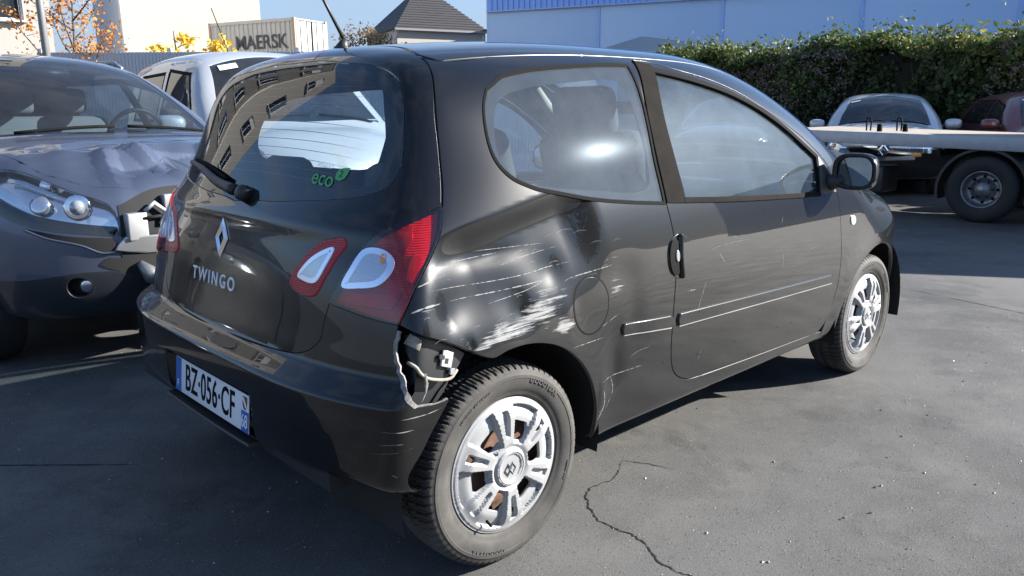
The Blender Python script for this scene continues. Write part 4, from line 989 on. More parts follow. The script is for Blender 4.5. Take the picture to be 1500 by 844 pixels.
for pts, w in (([(.845,-.82,.560),(.867,-.82,.625),(.899,-.82,.690)], .0022), ([(.785,-.82,.672),(.847,-.82,.668)], .0035), ([(.980,-.82,.775),(1.013,-.82,.735)], .002), ([(1.427,-.82,.720),(1.430,-.82,.66)], .0024), ([(.90,-.82,.79),(1.02,-.82,.80),(1.2,-.82,.80)], .0012), ([(1.05,-.82,.83),(1.15,-.82,.80)], .0012), ([(1.42,-.82,.83),(1.435,-.82,.86)], .0015), ([(.9,-.8,.40),(.91,-.8,.44)], .0015), ([(1.6,-.82,.70),(1.8,-.82,.715)], .001)):
    scr(pts, w, RIGHT, TB)
pobj('scratches', (np.vstack(SV), np.vstack(SN), SF), mat('bare_scratch', (.20, .20, .20), .8), door_r, kind='stuff')
SV, SN, SF, so = [], [], [], 0
for pts, w in (([(-.416,-.80,.531),(-.372,-.82,.529),(-.335,-.83,.526)], .003), ([(-.42,-.80,.496),(-.387,-.82,.499),(-.356,-.82,.497)], .002), ([(-.36,-.82,.56),(-.30,-.83,.555),(-.25,-.83,.56)], .003), ([(-.45,-.78,.47),(-.40,-.80,.475),(-.33,-.82,.48)], .0012), ([(-.38,-.8,.42),(-.36,-.8,.41)], .004)):
    scr(pts, w, WR, TB)
pobj('scratches', (np.vstack(SV), np.vstack(SN), SF), mat('bare_scratch', (.20, .20, .20), .8), bmp, kind='stuff')
# ------------------------------------------------------------------ other vehicles: same kind of body, coarser panels
def one(z): return 1+0*np.asarray(z, float)
def border(S, ch, nz=.62, n=90, zlo=.62, zhi=1.9, lim=None):
    us = np.linspace(0, ch.U, n); zs = np.linspace(zlo, zhi, 90)
    A, B = np.meshgrid(us, zs, indexing='ij'); P = onsurf(S, ch, np.c_[A.ravel(), B.ravel()]); g = S.grad(P)[:, 2]; f = np.abs(S.F(P))
    nzt = nz+.25*sstep((P[:, 0]-(ch.xf-.45))/.3)
    bad = ((g > nzt) | (f > 4e-3)).reshape(n, -1); i = bad.argmax(1); z = zs[np.maximum(i-1, 0)]
    z = np.convolve(np.pad(z, 2, mode='edge'), np.ones(5)/5, 'valid')
    z[0:2] = z[2]
    q = onsurf(S, ch, np.c_[us, z])
    k = S.grad(q)[:, 2]
    return us, z, q
def side_outline(S, ch, us, z, zb, axles, r, cz, u0=0., u1=None):
    """right half: along the lower edge with wheel arches, up, and back along the border"""
    W = lambda x: float(S.WZ(.5))
    low = []
    arcs = []
    for ax in axles:
        a0 = math.asin((zb-cz)/r); aa = np.linspace(PI-a0, a0, 15); arcs.append([(ax+r*math.cos(a), -W(0), cz+r*math.sin(a)) for a in aa])
    pts = [np.array([[us[0], zb]])]
    last = us[0]
    for a in arcs:
        q = ch.inv(a); pts.append(crom(np.array([[last, zb], [q[0, 0], zb]]), .06)[1:-1]); pts.append(q); last = q[-1, 0]
    pts.append(crom(np.array([[last, zb], [us[-1], zb]]), .06)[1:])
    pts.append(np.c_[us, z][::-1])
    o = np.vstack(pts); keep = np.linalg.norm(o-np.roll(o, 1, 0), axis=1) > .008
    return o[keep]
def rect_loop(ch, pts, sp=.03): return outline(ch, [[pts[i], pts[(i+1) % len(pts)]] for i in range(len(pts))], sp)
def bg_wheel(parent, x, y, side, sc, hz):
    w = link('wheel', BGTYRE, RUBBERD, parent); w.location = (x, y, hz); w.scale = (sc, sc, sc); w.rotation_euler = (0, RNG.uniform(0, 1), 0 if side < 0 else PI)
    c = pobj('wheel_rim', COVER, ALLOY, w); c.location = (0, -.070, 0)
    V, Fc = lathe([(.198, -.060), (.197, -.035), (.15, -.022), (.001, -.03)], 24); link('brake_disc', mesh(V, Fc, True), DARK, w)
    return w
_v, _f = lathe([(.196, -.048), (.204, -.062), (.24, -.0745), (.262, -.0765), (.283, -.066), (.2915, -.045), (.2915, .045), (.283, .066), (.24, .0745), (.196, .048)], 48)
BGTYRE = mesh(_v, [q[::-1] for q in _f], True)
def vehicle(name, label, loc, rz, S, ch, P, paintm, group=None, sp=.05, cat='car'):
    """P: windscreen (x,y) corners, side windows, lamps, wheels"""
    root = thing(name, label, cat, loc, rz, group)
    us, z, q = border(S, ch)
    so = side_outline(S, ch, us, z, P['zb'], P['axles'], P['ar'], P['hz'])
    holes = [rect_loop(RIGHT, w) for w in P['side_windows']]
    hw = [ch.inv(onsurf(S, RIGHT, w)) for w in holes]
    lam = [loop(ch, l, .03) for l in P.get('lamps', [])]
    extra = [loop(ch, l, .03) for l in P.get('openings', [])]
    for mir in (False, True):
        bs = pobj('body_side', patch(S, ch, so, hw+lam+extra, sp, gap=.0), paintm, root, mirror=mir)
        for w in hw: pobj('side_window', patch(S, ch, w, [], .08, off=-.004, rim=0, gap=.002), P.get('glass', GLASS_X), root, mirror=mir)
        for w in hw: pobj('window_frame', patch(S, ch, shrink(w, -.012), [shrink(w, .012)], .05, off=.002, rim=.01, gap=0), SEALR, bs, mirror=mir)
        for l in lam:
            h = pobj('headlamp', patch(S, ch, l, [], .05, off=-.002, gap=.003), GLASS_C, root, mirror=mir)
            pobj('lamp_housing', patch(S, ch, l, [], .03, off=-.055, rim=0, gap=.0), P.get('lampm', REFL), h, mirror=mir)
            c = onsurf(S, ch, l.mean(0)[None])[0]; g = S.grad(c[None])[0]; c = c-g*.035
            V, Fc = tube_data([c, c+g*.02, c+g*.024], [.045, .045, .03], 16)
            if mir: V = [(v[0], -v[1], v[2]) for v in V]
            link('lamp_lens', mesh(V, Fc, True), REFL, h)
        for ax in P['axles']: bg_wheel(root, ax, (1 if mir else -1)*P['tw'], 1 if mir else -1, P['ws'], P['hz'])
        mc = P['mirror']; s = 1 if mir else -1
        bm = bmesh.new(); bmesh.ops.create_uvsphere(bm, u_segments=16, v_segments=10, radius=1)
        for v in bm.verts:
            k = v.co.copy(); e = lambda a, p: math.copysign(abs(a)**p, a); v.co = (e(k.x, .8)*.09 if k.x > 0 else -.02, e(k.y, .65)*.12, e(k.z, .65)*.075)
        me = from_bm(bm, True, 50); me.transform(Matrix.Translation((mc[0], s*mc[1], mc[2])))
        mo = link('door_mirror', me, P.get('mirror_mat', paintm), root)
        tube('mirror_arm', [(mc[0]-.02, s*(mc[1]-.26), mc[2]-.05), (mc[0], s*(mc[1]-.08), mc[2]-.03)], .03, PLASTIC, mo, 8)
    full = np.vstack([q, q[::-1][1:-1]*[1, -1, 1]])[:, :2]; full = full[np.linalg.norm(full-np.roll(full, 1, 0), axis=1) > .008]
    ws = P['windscreen']; wl_ = outline(TOP, [[(x, -y) for x, y in ws['side']], [(ws['side'][-1][0], -ws['side'][-1][1]), (ws['base'], 0), (ws['side'][-1][0], ws['side'][-1][1])], [(x, y) for x, y in ws['side'][::-1]], [(ws['side'][0][0], ws['side'][0][1]), (ws['top'], 0), (ws['side'][0][0], -ws['side'][0][1])]], .04)
    th = [wl_]
    if 'hood' in P:
        hd = outline(TOP, P['hood'], .02); th.append(hd)
    top = pobj('roof', patch(S, TOP, full, th, sp, gap=0), paintm, root)
    w = pobj('windscreen', patch(S, TOP, wl_, [], .08, off=-.003), P.get('wsglass', GLASS_W), root)
    pobj('windscreen_band', patch(S, TOP, wl_, [shrink(wl_, .045)], .06, off=-.008, rim=0), FRIT, w)
    if 'hood' in P: pobj('bonnet', patch(S, TOP, hd, [], P.get('hsp', sp), gap=.004, rim=.02), paintm, root)
    b = ws['side'][-1]
    for y0, y1 in ((.10, .62), (-.50, .02)):
        pts = [(b[0]+.02-.05*0, yy, 0) for yy in np.linspace(y0, y1, 6)]; s3 = onsurf(S, TOP, np.array([(ws['base']-.055-.08*yy*yy, yy) for yy in np.linspace(y0, y1, 6)])); tube('wiper', s3+[0, 0, .018], .009, SEALR, w, 6)
    # cabin
    for (cx, cy) in P['seats']:
        h0 = P['seat_z']
        st = rounded('seat_back', (cx, cy, h0+.30), (.14, .48, .60), P.get('seatm', FABRIC), root, -.2); rounded('headrest', (cx-.09, cy, h0+.70), (.10, .25, .17), P.get('seatm', FABRIC), st)
    dx = ws['base']-.30
    box('dashboard', (dx, 0, P['dash_z']), (.45, 1.3, .22), TRIM, root, .06)
    box('cabin_floor', ((P['axles'][0]+P['axles'][1])/2-.1, 0, .42), (2.6, 1.25, .22), DARK, root); box('underbody', ((P['axles'][0]+P['axles'][1])/2, 0, .36), (3.4, 1.0, .16), DARK, root)
    bx = P['axles'][1]
    box('engine_bay', (bx+.12, 0, .62), (.86, 1.06, .34), DARK, root)
    sx = ws['base']-.52; sz = P['dash_z']+.10
    tube('steering_wheel', [(sx+.05*math.sin(a), .36+.18*math.cos(a), sz+.17*math.sin(a)) for a in np.linspace(0, 2*PI, 25)], .014, PLASTIC, root, 6)
    tube('inside_mirror', [(ws['top']+.13, -.11, P['mir_z']), (ws['top']+.13, .11, P['mir_z'])], .03, PLASTIC, root, 8)
    return root

# ---- dark grey crossover with the crushed front
def crush(x, y):
    tent = lambda t, w: np.maximum(0, 1-np.abs(t)/w)
    env = sstep((x-2.78)/.12)
    r1 = .050*tent(x-3.07-.10*y+.06*np.sin(7*y), .11)*np.exp(-((y+.05)/.48)**2)
    r2 = -.045*tent(x-3.22-.05*y, .10)*np.exp(-((y+.0)/.45)**2)
    r3 = .035*tent((y+.08)-.55*(x-3.2), .07)*sstep((x-2.95)/.1)
    r4 = .030*tent((y-.24)+.40*(x-3.2), .08)*sstep((x-2.98)/.1)
    r5 = .028*tent((y+.32)+.2*(x-3.2), .07)*sstep((x-3.02)/.1)
    r6 = .055*sstep((x-3.26)/.12)*np.exp(-((y-.05)/.42)**2)
    ns = .007*np.sin(23*x+17*y)*np.sin(13*y-9*x)
    return env*(r1+r2+r3+r4+r5+r6+ns)
SUV = Body(WZ=Spl([.2,.4,.6,.8,.95,1.1,1.25,1.4,1.52,1.65],[.80,.855,.885,.89,.88,.845,.785,.715,.655,.59]), KZ=one,
    TX=Spl([-.9,-.6,-.2,.5,1.5,2.4,2.9,3.2,3.5],[-.12,-.06,-.01,0,0,-.005,-.03,-.08,-.17]),
    RX=Spl([.2,.6,1.0,1.3,1.6],[-.72,-.80,-.74,-.62,-.45]), CK=Spl([.2,1,1.6],[.1,.12,.12]), RK=Spl([.2,1,1.6],[.12,.12,.12]), LC=Spl([-1,1,3.6],[.28,.26,.27]),
    ZT=Spl([-.8,-.4,.2,.8,1.4,1.8,2.1],[1.50,1.56,1.60,1.615,1.60,1.56,1.50]), ZW=Spl([1.5,1.75,2.15,2.55,2.8],[1.70,1.575,1.37,1.13,.96]),
    ZH=Spl([2.2,2.55,2.9,3.2,3.4,3.5,3.6],[1.16,1.12,1.07,.985,.90,.80,.62]), XF=Spl([.2,.4,.55,.7,.85,1.0],[3.40,3.49,3.5,3.49,3.42,3.28]),
    axles=(0, 2.63), flare=.015, flr=.37, dent=None, hoodf=crush, hc=(.05, .06))
CHS = Wrap(.05, 2.85, .35)
class WrapN(WrapF):
    def inv(s, P):
        q = Wrap.inv(s, P); q[:, 0] = np.where(q[:, 0] < 0, 2*s.U+q[:, 0], q[:, 0]); return q
CHN = WrapN(.05, 2.85, .35)
lampS = [(2.95,-.86,.955),(3.02,-.82,.975),(3.14,-.74,.955),(3.30,-.56,.875),(3.40,-.42,.805),(3.425,-.40,.72),(3.42,-.42,.665),(3.34,-.54,.675),(3.22,-.68,.705),(3.08,-.80,.77),(2.98,-.85,.86)]
fogS = [(3.36+.0*math.cos(a), -.60+.085*math.cos(a), .430+.062*math.sin(a)) for a in np.linspace(0, 2*PI, 20, endpoint=False)]
PS = dict(zb=.30, axles=(0, 2.63), ar=.385, hz=.335, tw=.775, ws=1.15, mirror=(2.18, 1.02, 1.12), seats=[(1.15, -.37), (1.15, .37), (.2, -.35), (.2, .35)], seat_z=.62, dash_z=.98, mir_z=1.47,
    windscreen=dict(side=[(1.72,.555),(1.95,.60),(2.25,.66),(2.47,.70)], base=2.60, top=1.64), lamps=[lampS], openings=[fogS],
    hood=[[(2.62,-.70),(2.9,-.685),(3.12,-.60)], [(3.12,-.60),(3.28,-.45),(3.385,-.22),(3.41,0),(3.385,.22),(3.28,.45),(3.12,.60)], [(3.12,.60),(2.9,.685),(2.62,.70)], [(2.62,.70),(2.70,.35),(2.72,0),(2.70,-.35),(2.62,-.70)]], hsp=.014,
    side_windows=[[(.15,-.7,1.12),(1.28,-.7,1.10),(1.22,-.66,1.45),(.25,-.66,1.46)], [(1.36,-.7,1.10),(2.16,-.7,1.08),(1.72,-.66,1.38),(1.30,-.66,1.45)]],
    seatm=mat('grey_seat', (.16, .17, .18), .9), glass=GLASS_S, wsglass=glass('crossover_windscreen', (.36, .45, .50), .02))
def place(nose, head, L):
    a = math.radians(head); return (nose[0]-L*math.cos(a), nose[1]-L*math.sin(a), 0), a
loc_, rz_ = place((.231, 1.757), -82.8, 3.50)
suv = vehicle('crossover_car', 'dark grey crossover with crumpled bonnet and torn front bumper, nose close to the black hatchback', loc_, rz_, SUV, CHS, PS, SILVERGREY, sp=.035)
suv.scale = (1, 1, 1.035)
# the torn-open nose: seams, crossbar, brackets, hose, fog lamp
def off_path2(pts, off, sp=.015):
    q = onsurf(SUV, CHS, crom(CHS.inv(pts), sp)); return q+SUV.grad(q)*off
def spot(y, z, off=0., S=SUV, ch=CHS):
    # point on the nose by lateral position and height
    x = 3.6-.4*y*y; q = onsurf(S, ch, ch.inv([(x, y, z)]))[0]; return q+S.grad(q[None])[0]*off
fl = link('fog_lamp', None, None, suv) if False else None
fgo = loop(CHS, fogS, .02)
fg = pobj('fog_lamp_bezel', patch(SUV, CHS, shrink(fgo, -.004), [shrink(fgo, .012)], .02, off=.006, rim=.03, gap=0), PLASTIC, suv)
pobj('fog_recess', patch(SUV, CHS, fgo, [], .03, off=-.05, rim=0), DARK, fg)
c_ = spot(-.60, .43, -.03); g_ = SUV.grad(c_[None])[0]
V, Fc = tube_data([c_-g_*.02, c_+g_*.01, c_+g_*.016], [.036, .036, .022], 16); link('fog_lamp', mesh(V, Fc, True), REFL, fg)
op = outline(CHN, [[(3.40,-.40,.655),(3.45,-.2,.66),(3.47,.1,.66),(3.40,.42,.665)], [(3.40,.42,.665),(3.42,.36,.84)], [(3.42,.36,.84),(3.46,.1,.865),(3.46,-.2,.865),(3.41,-.385,.80)], [(3.41,-.385,.80),(3.40,-.40,.655)]], .02)
pobj('nose_opening', patch(SUV, CHN, op, [], .03, off=.003, rim=0, gap=0), DARK, suv)
gp_ = outline(CHN, [[(3.36,-.40,.60),(3.45,-.2,.575),(3.47,.1,.57),(3.40,.42,.56)], [(3.40,.42,.56),(3.40,.42,.40)], [(3.40,.42,.40),(3.45,.1,.37),(3.44,-.16,.42),(3.37,-.40,.54)], [(3.37,-.40,.54),(3.36,-.40,.60)]], .02)
pobj('grille_opening', patch(SUV, CHN, gp_, [], .03, off=.003, rim=0, gap=0), DARK, suv)
cb = outline(CHN, [[(3.38,-.42,.60),(3.41,-.36,.588),(3.46,-.1,.575),(3.47,.2,.575),(3.40,.45,.58)], [(3.40,.45,.58),(3.40,.45,.645)], [(3.40,.45,.645),(3.47,.2,.645),(3.46,-.1,.645),(3.41,-.38,.648)], [(3.41,-.38,.648),(3.38,-.42,.60)]], .02)
pobj('bumper_bar', patch(SUV, CHN, cb, [], .03, off=.018, rim=.03, gap=0, edge=.008), mat('bare_silver', (.50, .50, .50), .32, metal=.8), suv)
b1 = box('lamp_bracket', tuple(spot(-.33, .70, .0)), (.05, .10, .13), mat('bracket_grey', (.34, .35, .36), .45, metal=.5), suv, .008)
tube('hose', [spot(-.22, .70, .012), spot(-.19, .75, .03), spot(-.23, .79, .03), spot(-.28, .76, .02)], .012, mat('hose_pale', (.42, .43, .44), .4), suv, 8)
tube('hose', [spot(-.30, .73, .02), spot(-.20, .735, .02), spot(-.05, .72, .01)], .009, RUBBERD, suv, 8)
box('radiator_bracket', tuple(spot(-.12, .80, .0)), (.04, .13, .08), mat('bracket_grey', (.34, .35, .36), .45, metal=.5), suv, .006)
V, Fc = tube_data([spot(-.34, .53, .01), spot(-.30, .47, .03), spot(-.23, .435, .03), spot(-.17, .425, .015)], [.016, .045, .038, .010], 10); link('bent_duct', mesh(V, Fc, True), ALLOYD, suv)
tube('wire_loop', [spot(-.20, .45, .01), spot(-.12, .49, .03), spot(-.02, .51, .02), spot(.08, .50, .01)], .010, mat('bare_silver', (.50, .50, .50), .32, metal=.8), suv, 6)
for mir in (False, True):
    lt = outline(CHS, [[(2.99,-.85,.85),(3.09,-.80,.765),(3.22,-.68,.700),(3.34,-.54,.668),(3.41,-.43,.660)], [(3.41,-.43,.660),(3.42,-.41,.690)], [(3.42,-.41,.705),(3.33,-.55,.730),(3.20,-.70,.775),(3.07,-.81,.835),(2.99,-.85,.87)]], .02)
    pobj('lamp_trim', patch(SUV, CHS, lt, [], .03, off=-.012, rim=.004, gap=0), INK, suv, mirror=mir)
    lu = outline(CHS, [[(3.06,-.80,.945),(3.14,-.74,.930),(3.36,-.50,.815)], [(3.36,-.50,.815),(3.36,-.50,.803)], [(3.36,-.50,.803),(3.14,-.74,.916),(3.06,-.80,.931)], [(3.06,-.80,.931),(3.06,-.80,.945)]], .02)
    pobj('lamp_rib', patch(SUV, CHS, lu, [], .03, off=-.020, rim=.01, gap=0), CHROME, suv, mirror=mir)
    lr = outline(CHS, [[(3.36,-.50,.765),(3.40,-.43,.745)], [(3.40,-.43,.745),(3.41,-.43,.69)], [(3.41,-.43,.69),(3.36,-.52,.70)], [(3.36,-.52,.70),(3.36,-.50,.765)]], .02)
    pobj('lamp_reflector', patch(SUV, CHS, lr, [], .03, off=-.020, rim=.01, gap=0), REFL, suv, mirror=mir)
tg = outline(CHS, [[(3.17,-.72,.712),(3.30,-.58,.672),(3.40,-.44,.655)], [(3.40,-.44,.655),(3.415,-.40,.60)], [(3.415,-.40,.60),(3.37,-.47,.590),(3.33,-.55,.632),(3.24,-.66,.672),(3.17,-.72,.712)]], .015)
pobj('torn_gap', patch(SUV, CHS, tg, [], .02, off=.003, rim=0, gap=0), DARK, suv)
tg = outline(CHS, [[(3.38,-.46,.565),(3.43,-.32,.545)], [(3.43,-.32,.545),(3.44,-.22,.44)], [(3.44,-.22,.44),(3.41,-.36,.455),(3.39,-.43,.50),(3.37,-.49,.535),(3.38,-.46,.565)]], .015)
pobj('torn_gap', patch(SUV, CHS, tg, [], .02, off=.004, rim=0, gap=0), DARK, suv)
tube('torn_edge', off_path2([(3.17,-.72,.708),(3.24,-.66,.668),(3.33,-.55,.628),(3.37,-.47,.586),(3.41,-.40,.598)], .006), .006, SILVERGREY, suv, 6)
# bumper: dark lower skirt below a sharp line
sk = outline(CHN, [[(2.96,-.88,.46),(3.20,-.76,.475),(3.34,-.58,.50),(3.40,-.45,.50)], [(3.40,-.45,.50),(3.44,-.22,.41),(3.46,.1,.36),(3.42,.4,.36)], [(3.42,.4,.36),(3.40,.4,.285)], [(3.40,.4,.285),(3.42,0,.285),(3.36,-.45,.285),(3.10,-.80,.285),(2.98,-.86,.31)], [(2.98,-.86,.31),(2.96,-.88,.46)]], .025)
pobj('lower_bumper', patch(SUV, CHN, sk, [fgo], .03, off=.006, rim=.008, gap=0), mat('skirt_dark', (.02, .023, .028), .28, coat=.5), suv)
for mir in (False, True):
    pobj('wing_seam', ribbon(SUV, CHS, [(2.955,-.87,.90),(2.97,-.87,.80),(3.02,-.86,.70),(2.96,-.88,.66)], .012, .002, .01, 0), SEALR, suv, mirror=mir)
    tube('roof_rail', [tuple(onsurf(SUV, TOP, np.array([(x, (1 if mir else -1)*y)]))[0]+np.array([0, 0, h])) for x, y, h in ((1.55, .56, .0), (1.40, .575, .035), (.8, .59, .045), (0, .58, .045), (-.35, .56, .0))], .016, ALLOYD, suv, 8)
    # lamp insides: big projector and chrome
    c_ = spot(-.60, .815, -.040); g_ = np.array([.85, -.5, .12]); g_ /= np.linalg.norm(g_)
    V, Fc = tube_data([c_-g_*.01, c_+g_*.022, c_+g_*.026, c_+g_*.026], [.060, .060, .052, .036], 24)
    if mir: V = [(v[0], -v[1], v[2]) for v in V]
    pj = link('projector_ring', mesh(V, Fc, True), CHROME, suv)
    bm = bmesh.new(); bmesh.ops.create_uvsphere(bm, u_segments=18, v_segments=10, radius=.036); me = from_bm(bm, True); cc = c_+g_*.018; me.transform(Matrix.Translation((cc[0], cc[1]*(-1 if mir else 1), cc[2])))
    link('projector_lens', me, mat('lens_grey', (.30, .32, .36), .05, metal=.3, coat=1), pj)
    c_ = spot(-.77, .915, -.03); V, Fc = tube_data([c_-g_*.02, c_+g_*.005], [.032, .036], 16)
    if mir: V = [(v[0], -v[1], v[2]) for v in V]
    link('indicator_bulb', mesh(V, Fc, True), CHROME, pj)

# ---- silver white van beyond it
VAN = Body(WZ=Spl([.2,.4,.6,.8,1.0,1.15,1.3,1.5,1.7,1.9],[.80,.86,.885,.89,.88,.86,.82,.76,.70,.64]), KZ=one,
    TX=Spl([-.9,-.6,-.2,.5,1.5,2.4,2.9,3.2,3.5],[-.06,-.03,-.01,0,0,-.005,-.03,-.09,-.18]),
    RX=Spl([.2,.6,1.0,1.4,1.8],[-.70,-.76,-.74,-.70,-.62]), CK=Spl([.2,1,1.8],[.05,.05,.05]), RK=Spl([.2,1,1.8],[.1,.1,.1]), LC=Spl([-1,1,3.6],[.26,.25,.25]),
    ZT=Spl([-.8,-.2,.6,1.2,1.7,2.0,2.3],[1.78,1.80,1.815,1.80,1.76,1.70,1.62]), ZW=Spl([1.6,1.9,2.2,2.6,2.85],[1.88,1.70,1.47,1.19,1.01]),
    ZH=Spl([2.3,2.6,2.9,3.1,3.25,3.35],[1.18,1.13,1.07,.98,.88,.70]), XF=Spl([.2,.4,.55,.7,.85,1.0],[3.22,3.30,3.32,3.30,3.25,3.12]),
    axles=(0, 2.6), flare=.012, flr=.35, dent=None, hoodf=None)
PV = dict(zb=.28, axles=(0, 2.6), ar=.36, hz=.31, tw=.775, ws=1.06, mirror=(2.22, 1.03, 1.15), seats=[(1.15, -.38), (1.15, .38)], seat_z=.66, dash_z=1.04, mir_z=1.6,
    windscreen=dict(side=[(1.86,.58),(2.05,.61),(2.3,.67),(2.50,.715)], base=2.64, top=1.78), lamps=[[(2.75,-.84,.93),(2.95,-.76,.92),(3.12,-.58,.84),(3.2,-.50,.72),(3.1,-.66,.68),(2.9,-.82,.74)]],
    side_windows=[[(1.05,-.7,1.16),(2.22,-.7,1.14),(1.80,-.66,1.56),(1.10,-.66,1.62)], [(-.1,-.7,1.18),(.92,-.7,1.17),(.95,-.66,1.60),(-.05,-.66,1.60)]], glass=GLASS_X, wsglass=glass('van_windscreen', (.35, .44, .50), .03))
loc_, rz_ = place((1.95, 3.15), -97.0, 3.32)
van = vehicle('van', 'silver white van with a paper sticker in its windscreen, parked behind the crushed crossover', loc_, rz_, VAN, Wrap(.05, 2.75, .35), PV, SILVERW, cat='van')
van.scale = (1, 1, 1.03)
tube('van_aerial', [onsurf(VAN, TOP, np.array([[1.2, -.2]]))[0], onsurf(VAN, TOP, np.array([[1.0, -.2]]))[0]+np.array([-.22, 0, .42])], .005, SEALR, van, 6)
st_ = onsurf(VAN, TOP, np.array([(1.90, -.52), (1.90, -.36), (1.97, -.36), (1.97, -.52)])); g_ = VAN.grad(st_)
link('paper_sticker', mesh(st_+g_*.004, [(0, 1, 2, 3)]), PAPER, van)

# ---- far row by the hedge
HB = Body(WZ=Spl([.2,.4,.6,.8,.95,1.08,1.2,1.33,1.5],[.78,.83,.86,.86,.845,.80,.735,.66,.57]), KZ=one,
    TX=Spl([-.9,-.6,-.2,.5,1.5,2.4,2.9,3.2,3.5],[-.12,-.06,-.01,0,0,-.005,-.03,-.09,-.2]),
    RX=Spl([.2,.6,1.0,1.3,1.5],[-.62,-.68,-.62,-.45,-.30]), CK=Spl([.2,1,1.6],[.1,.12,.12]), RK=Spl([.2,1,1.6],[.12,.12,.12]), LC=Spl([-1,1,3.6],[.24,.22,.22]),
    ZT=Spl([-.8,-.3,.3,.8,1.3,1.7,2.0],[1.30,1.39,1.44,1.45,1.44,1.40,1.34]), ZW=Spl([1.3,1.6,2.0,2.4,2.65],[1.54,1.42,1.23,1.00,.85]),
    ZH=Spl([2.1,2.4,2.75,3.05,3.2,3.35],[1.03,1.0,.95,.87,.78,.58]), XF=Spl([.2,.4,.55,.7,.85,1.0],[3.25,3.33,3.35,3.33,3.27,3.15]),
    axles=(0, 2.55), flare=.012, flr=.34, dent=None, hoodf=None)
PH = dict(zb=.25, axles=(0, 2.55), ar=.345, hz=.30, tw=.745, ws=1.03, mirror=(2.02, .99, .98), seats=[(1.1, -.36), (1.1, .36)], seat_z=.5, dash_z=.86, mir_z=1.33,
    windscreen=dict(side=[(1.60,.52),(1.8,.56),(2.1,.63),(2.31,.67)], base=2.45, top=1.52), lamps=[[(2.72,-.82,.80),(2.95,-.72,.78),(3.14,-.54,.71),(3.18,-.48,.65),(3.05,-.66,.63),(2.85,-.80,.67)]],
    side_windows=[[(.05,-.7,1.00),(1.16,-.7,.98),(1.08,-.6,1.31),(.2,-.6,1.31)], [(1.24,-.7,.98),(2.00,-.7,.96),(1.62,-.6,1.23),(1.16,-.6,1.31)]])
CHH = Wrap(.05, 2.65, .35)
for nm, lab, nose, hd_, pm in (('hatchback_car', 'silver hatchback with rhombus emblem on its dark grille, parked before the hedge behind the flatbed', (10.50, 2.40), 203.0, SILVER), ('hatchback_car', 'dark red hatchback parked before the hedge at the right', (11.3, -.10), 212.0, REDP), ('hatchback_car', 'charcoal car half hidden behind the black hatchback, before the hedge', (9.9, 4.85), 203.0, DARKP)):
    loc_, rz_ = place(nose, hd_, 3.35)
    c2 = vehicle(nm, lab, loc_, rz_, HB, CHH, PH, pm, 'cars parked along the hedge', sp=.07)
    c2.scale = (1.0, 1.0, 1.06)
    if pm is SILVER:
        gq = outline(CHH, [[(3.1,-.56,.66),(3.3,-.2,.70),(3.33,0,.70)], [(3.33,0,.70),(3.33,0,.56)], [(3.33,0,.56),(3.3,-.2,.56),(3.1,-.56,.60)], [(3.1,-.56,.60),(3.1,-.56,.66)]], .03)
        lo_ = outline(CHH, [[(2.7,-.85,.52),(3.1,-.65,.52),(3.33,0,.50)], [(3.33,0,.50),(3.33,0,.26)], [(3.33,0,.26),(3.1,-.65,.26),(2.8,-.85,.27)], [(2.8,-.85,.27),(2.7,-.85,.52)]], .05)
        for mir in (False, True):
            pobj('grille', patch(HB, CHH, gq, [], .05, off=.006, rim=.005, gap=0), mat('gloss_black', (.006, .006, .007), .15, coat=1), c2, mirror=mir)
            pobj('lower_bumper', patch(HB, CHH, lo_, [], .05, off=.006, rim=.005, gap=0), PLASTIC, c2, mirror=mir)
            pobj('chrome_strip', patch(HB, CHH, outline(CHH, [[(3.1,-.56,.670),(3.3,-.2,.690),(3.33,-.08,.690)], [(3.33,-.08,.690),(3.33,-.08,.668)], [(3.33,-.08,.668),(3.3,-.2,.668),(3.1,-.56,.656)], [(3.1,-.56,.656),(3.1,-.56,.670)]], .03), [], .04, off=.016, rim=.006, gap=0), CHROME, c2, mirror=mir)
        em = rhomb_mesh(.075, .098, .42, .02); em.transform(Matrix.Translation((3.37, 0, .64)) @ Matrix.Rotation(math.radians(90), 4, 'Z') @ Matrix.Rotation(math.radians(90), 4, 'X')); link('rhombus_emblem', em, CHROME, c2)
    sk_ = onsurf(HB, TOP, np.array([(1.68, -.50), (1.68, -.36), (1.73, -.36), (1.73, -.50)]))
    if pm is not DARKP: link('paper_sticker', mesh(sk_+HB.grad(sk_)*.004, [(0, 1, 2, 3)]), PAPER, c2)

# ---- the car standing behind the viewer's left, mirrored in the lower tailgate
loc_, rz_ = place((-2.75, 3.1), -88.0, 3.35)
vehicle('hatchback_car', 'charcoal hatchback parked beside the crushed crossover, mirrored in the black tailgate', loc_, rz_, HB, CHH, PH, DARKP, sp=.08)
# ---- flatbed recovery truck: bed, wheel, chassis; cab outside the frame throws the shadow seen at the right
tk = thing('flatbed_truck', 'flatbed recovery truck with pale steel edge rail, dark chassis and big rear wheel', 'truck', (8.45, .50, 0), 0)

